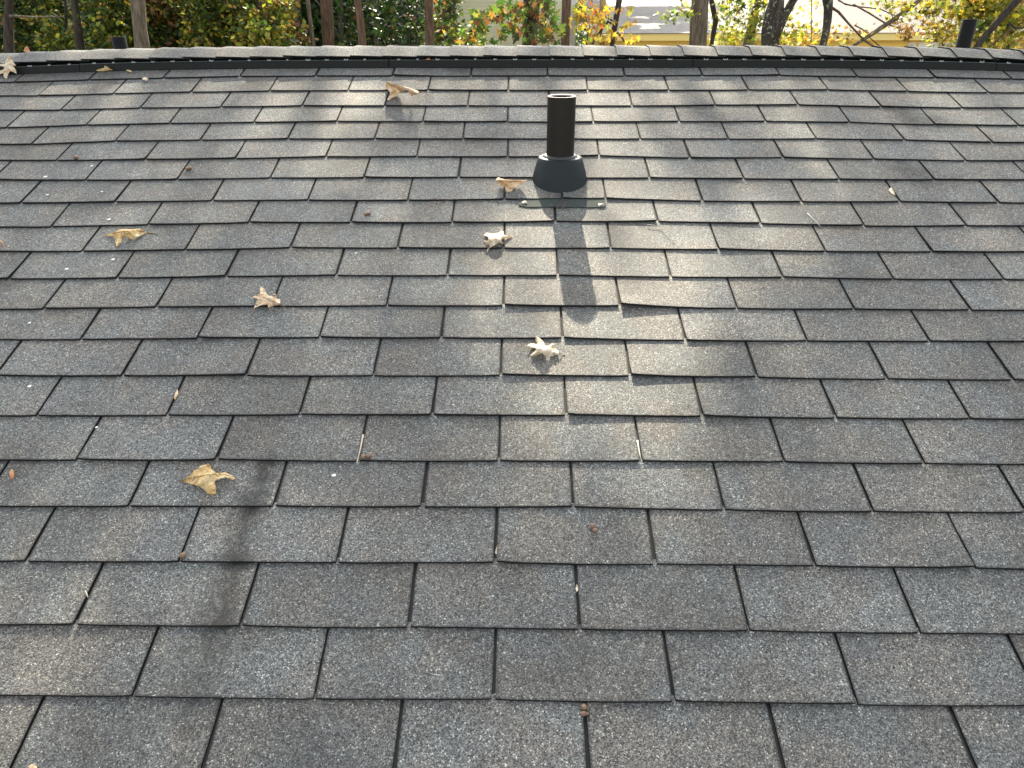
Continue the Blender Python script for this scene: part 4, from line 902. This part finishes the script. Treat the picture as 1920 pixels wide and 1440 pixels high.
# ---- far woodland ----------------------------------------------------------------
n = 150000
X = np.concatenate([np.where(rng.random(n) < .45, rng.uniform(-13, -3.4, n), rng.uniform(-34, -3.4, n)), rng.uniform(-4.5, 40, n//3)]); Yy = np.concatenate([rng.uniform(21, 30, n), rng.uniform(46, 60, n//3)]); Zz = np.concatenate([.5+12*rng.random(n)**1.5, 1.5+13*rng.random(n//3)**1.2])
P = np.stack([X, Yy, Zz], 1); cl = rng.normal(size=(len(P)//30+1, 3)); 
keep = np.array([noise.noise(Vector((a*.5, b*.3, c*.6))) > -.42 for a, b, c in P[::1]]); P = P[keep]
tag(leaves('woodland', P, .22*(.7+.6*rng.random(len(P))), palette(len(P), dict(dgreen=8, green=2, rust=.4, ygreen=.2)), MLEAFD, None, None, False), kind='stuff')
n = 60000
P = np.stack([rng.uniform(-60, 60, n), rng.uniform(62, 75, n), 1+13*rng.random(n)], 1); P[:34000, 0] = rng.uniform(-36, -5.5, 34000); P[:34000, 1] = rng.uniform(31, 44, 34000); P[:34000, 2] = 1+9*rng.random(34000)
tag(leaves('far_woodland', P, .5*(.7+.6*rng.random(n)), palette(n, dict(dgreen=6, green=3, rust=.6)), MLEAFD, None, None, False), kind='stuff')
# ================================================================ SHADE CANOPY (unseen crowns above the frame, leaf density shaped to dapple our roof)
def ell(x, y, rx, ry):                                              # photo ellipse -> roof ellipse
    u, v, _ = back(x, y); u1 = back(x+rx, y)[0]-u; v1 = abs(back(x, y-ry)[1]-back(x, y+ry)[1])/2; return u, v, u1, v1
PATCH = [(ell(1230,432,230,66),1.0),(ell(1160,510,215,66),1.0),(ell(1155,595,195,62),1.4),(ell(1060,655,130,45),.8),(ell(1170,705,180,85),1.05),(ell(1150,830,180,95),.5),(ell(450,185,350,80),.12),(ell(1350,560,120,90),.3),(ell(1130,250,60,60),.8),(ell(1110,200,40,25),.5),(ell(1000,440,110,50),.5),
         (ell(1760,165,70,16),.8),(ell(1820,200,70,22),.9),(ell(1890,265,50,35),.7),(ell(0,1410,150,90),.7),(ell(60,1230,170,70),.18),(ell(1500,170,160,30),.12),(ell(660,205,60,30),.35),(ell(700,590,60,30),.25),(ell(450,345,80,20),.2),(ell(1450,315,40,20),.3),(ell(1240,880,120,60),.25),(ell(50,420,80,40),.0),(ell(820,640,60,40),.12)]
def Tmap(u, v):
    T_ = np.interp(v, [-1, 0, .8, 1.6, 2.2, 2.7], [.04, .05, .08, .13, .22, .28])
    for (a, b, c, d), k in PATCH:
        q = ((u-a)/c)**2+((v-b)/d)**2; T_ = T_ + k*np.exp(-q**1.15)
    return np.clip(T_, .03, .99)
SZ = .135; aproj = .3*SZ*SZ*1.05*.5; rho = math.sin(SUN_EL-SL)/aproj   # leaves per m2 of roof for an optical depth of one
n = int(14*8.4*rho*3.5); q1 = np.arange(n)
u = -7+14*((q1*.7548776662)%1.0); v = -3.2+8.4*((q1*.5698402910)%1.0)
tau = -np.log(Tmap(u, v)); keep = rng.random(n) < tau/3.5
u, v = u[keep], v[keep]; n = len(u)
tt = rng.uniform(10, 19, n)
P = np.stack([u, v*cs, Z0+v*sn], 1)+tt[:, None]*np.array(SUN)[None]
sz = SZ*(.75+.5*rng.random(n)); colr = palette(n, dict(green=3, ygreen=3, yellow=2, gold=1))
own = np.argmin(np.abs(P[:, 0:1]-np.array([x for _, x, _ in TREES])[None])+.6*np.abs(P[:, 1:2]-np.array([y for _, _, y in TREES])[None]), 1)
for i, (e, x, y) in enumerate(TREES):
    m_ = own == i
    if m_.sum() > 5: leaves('crown', P[m_], sz[m_], colr[m_], MLEAF, e, None, False, -.8)
print('canopy leaves', n)
# unseen tall crown added to shade the left end of the yellow roof
e = empty('tree', (at(1262,0,33).x, 33, gz(4, 33))); tag(e, 'unseen tall leafy tree shading the left end of the yellow house', 'tree', 'trees behind the roof')
V, F = [], []; b0 = Vector(e.location); tubevf([b0-Vector((0,0,.2)), b0+Vector((.1,0,5)), b0+Vector((0,.1,11))], [.25,.2,.05], V, F, 10); link('trunk', mesh('trunk', V, F, True), MBARK, e)
n = 9000; u = rng.uniform(at(1110,0,24).x, at(1420,0,24).x, n); d = rng.uniform(-.3, 4, n)
tgt = np.stack([u, YB+d*ca, ze+d*sa], 1); w = np.array([noise.noise(Vector((a*.9, b*1.3, 3))) for a, b in zip(u, d)])
edge = at(1330,0,24).x + 0*d; pr = np.clip((edge-u)/.9+.3, 0.02, 1)*(w > -.22); m_ = rng.random(n) < pr
P = tgt[m_]+rng.uniform(7, 11, m_.sum())[:, None]*np.array(SUN)[None]
leaves('crown', P, np.full(len(P), .26), palette(len(P), dict(green=4, ygreen=2)), MLEAF, e, None, False, .0)
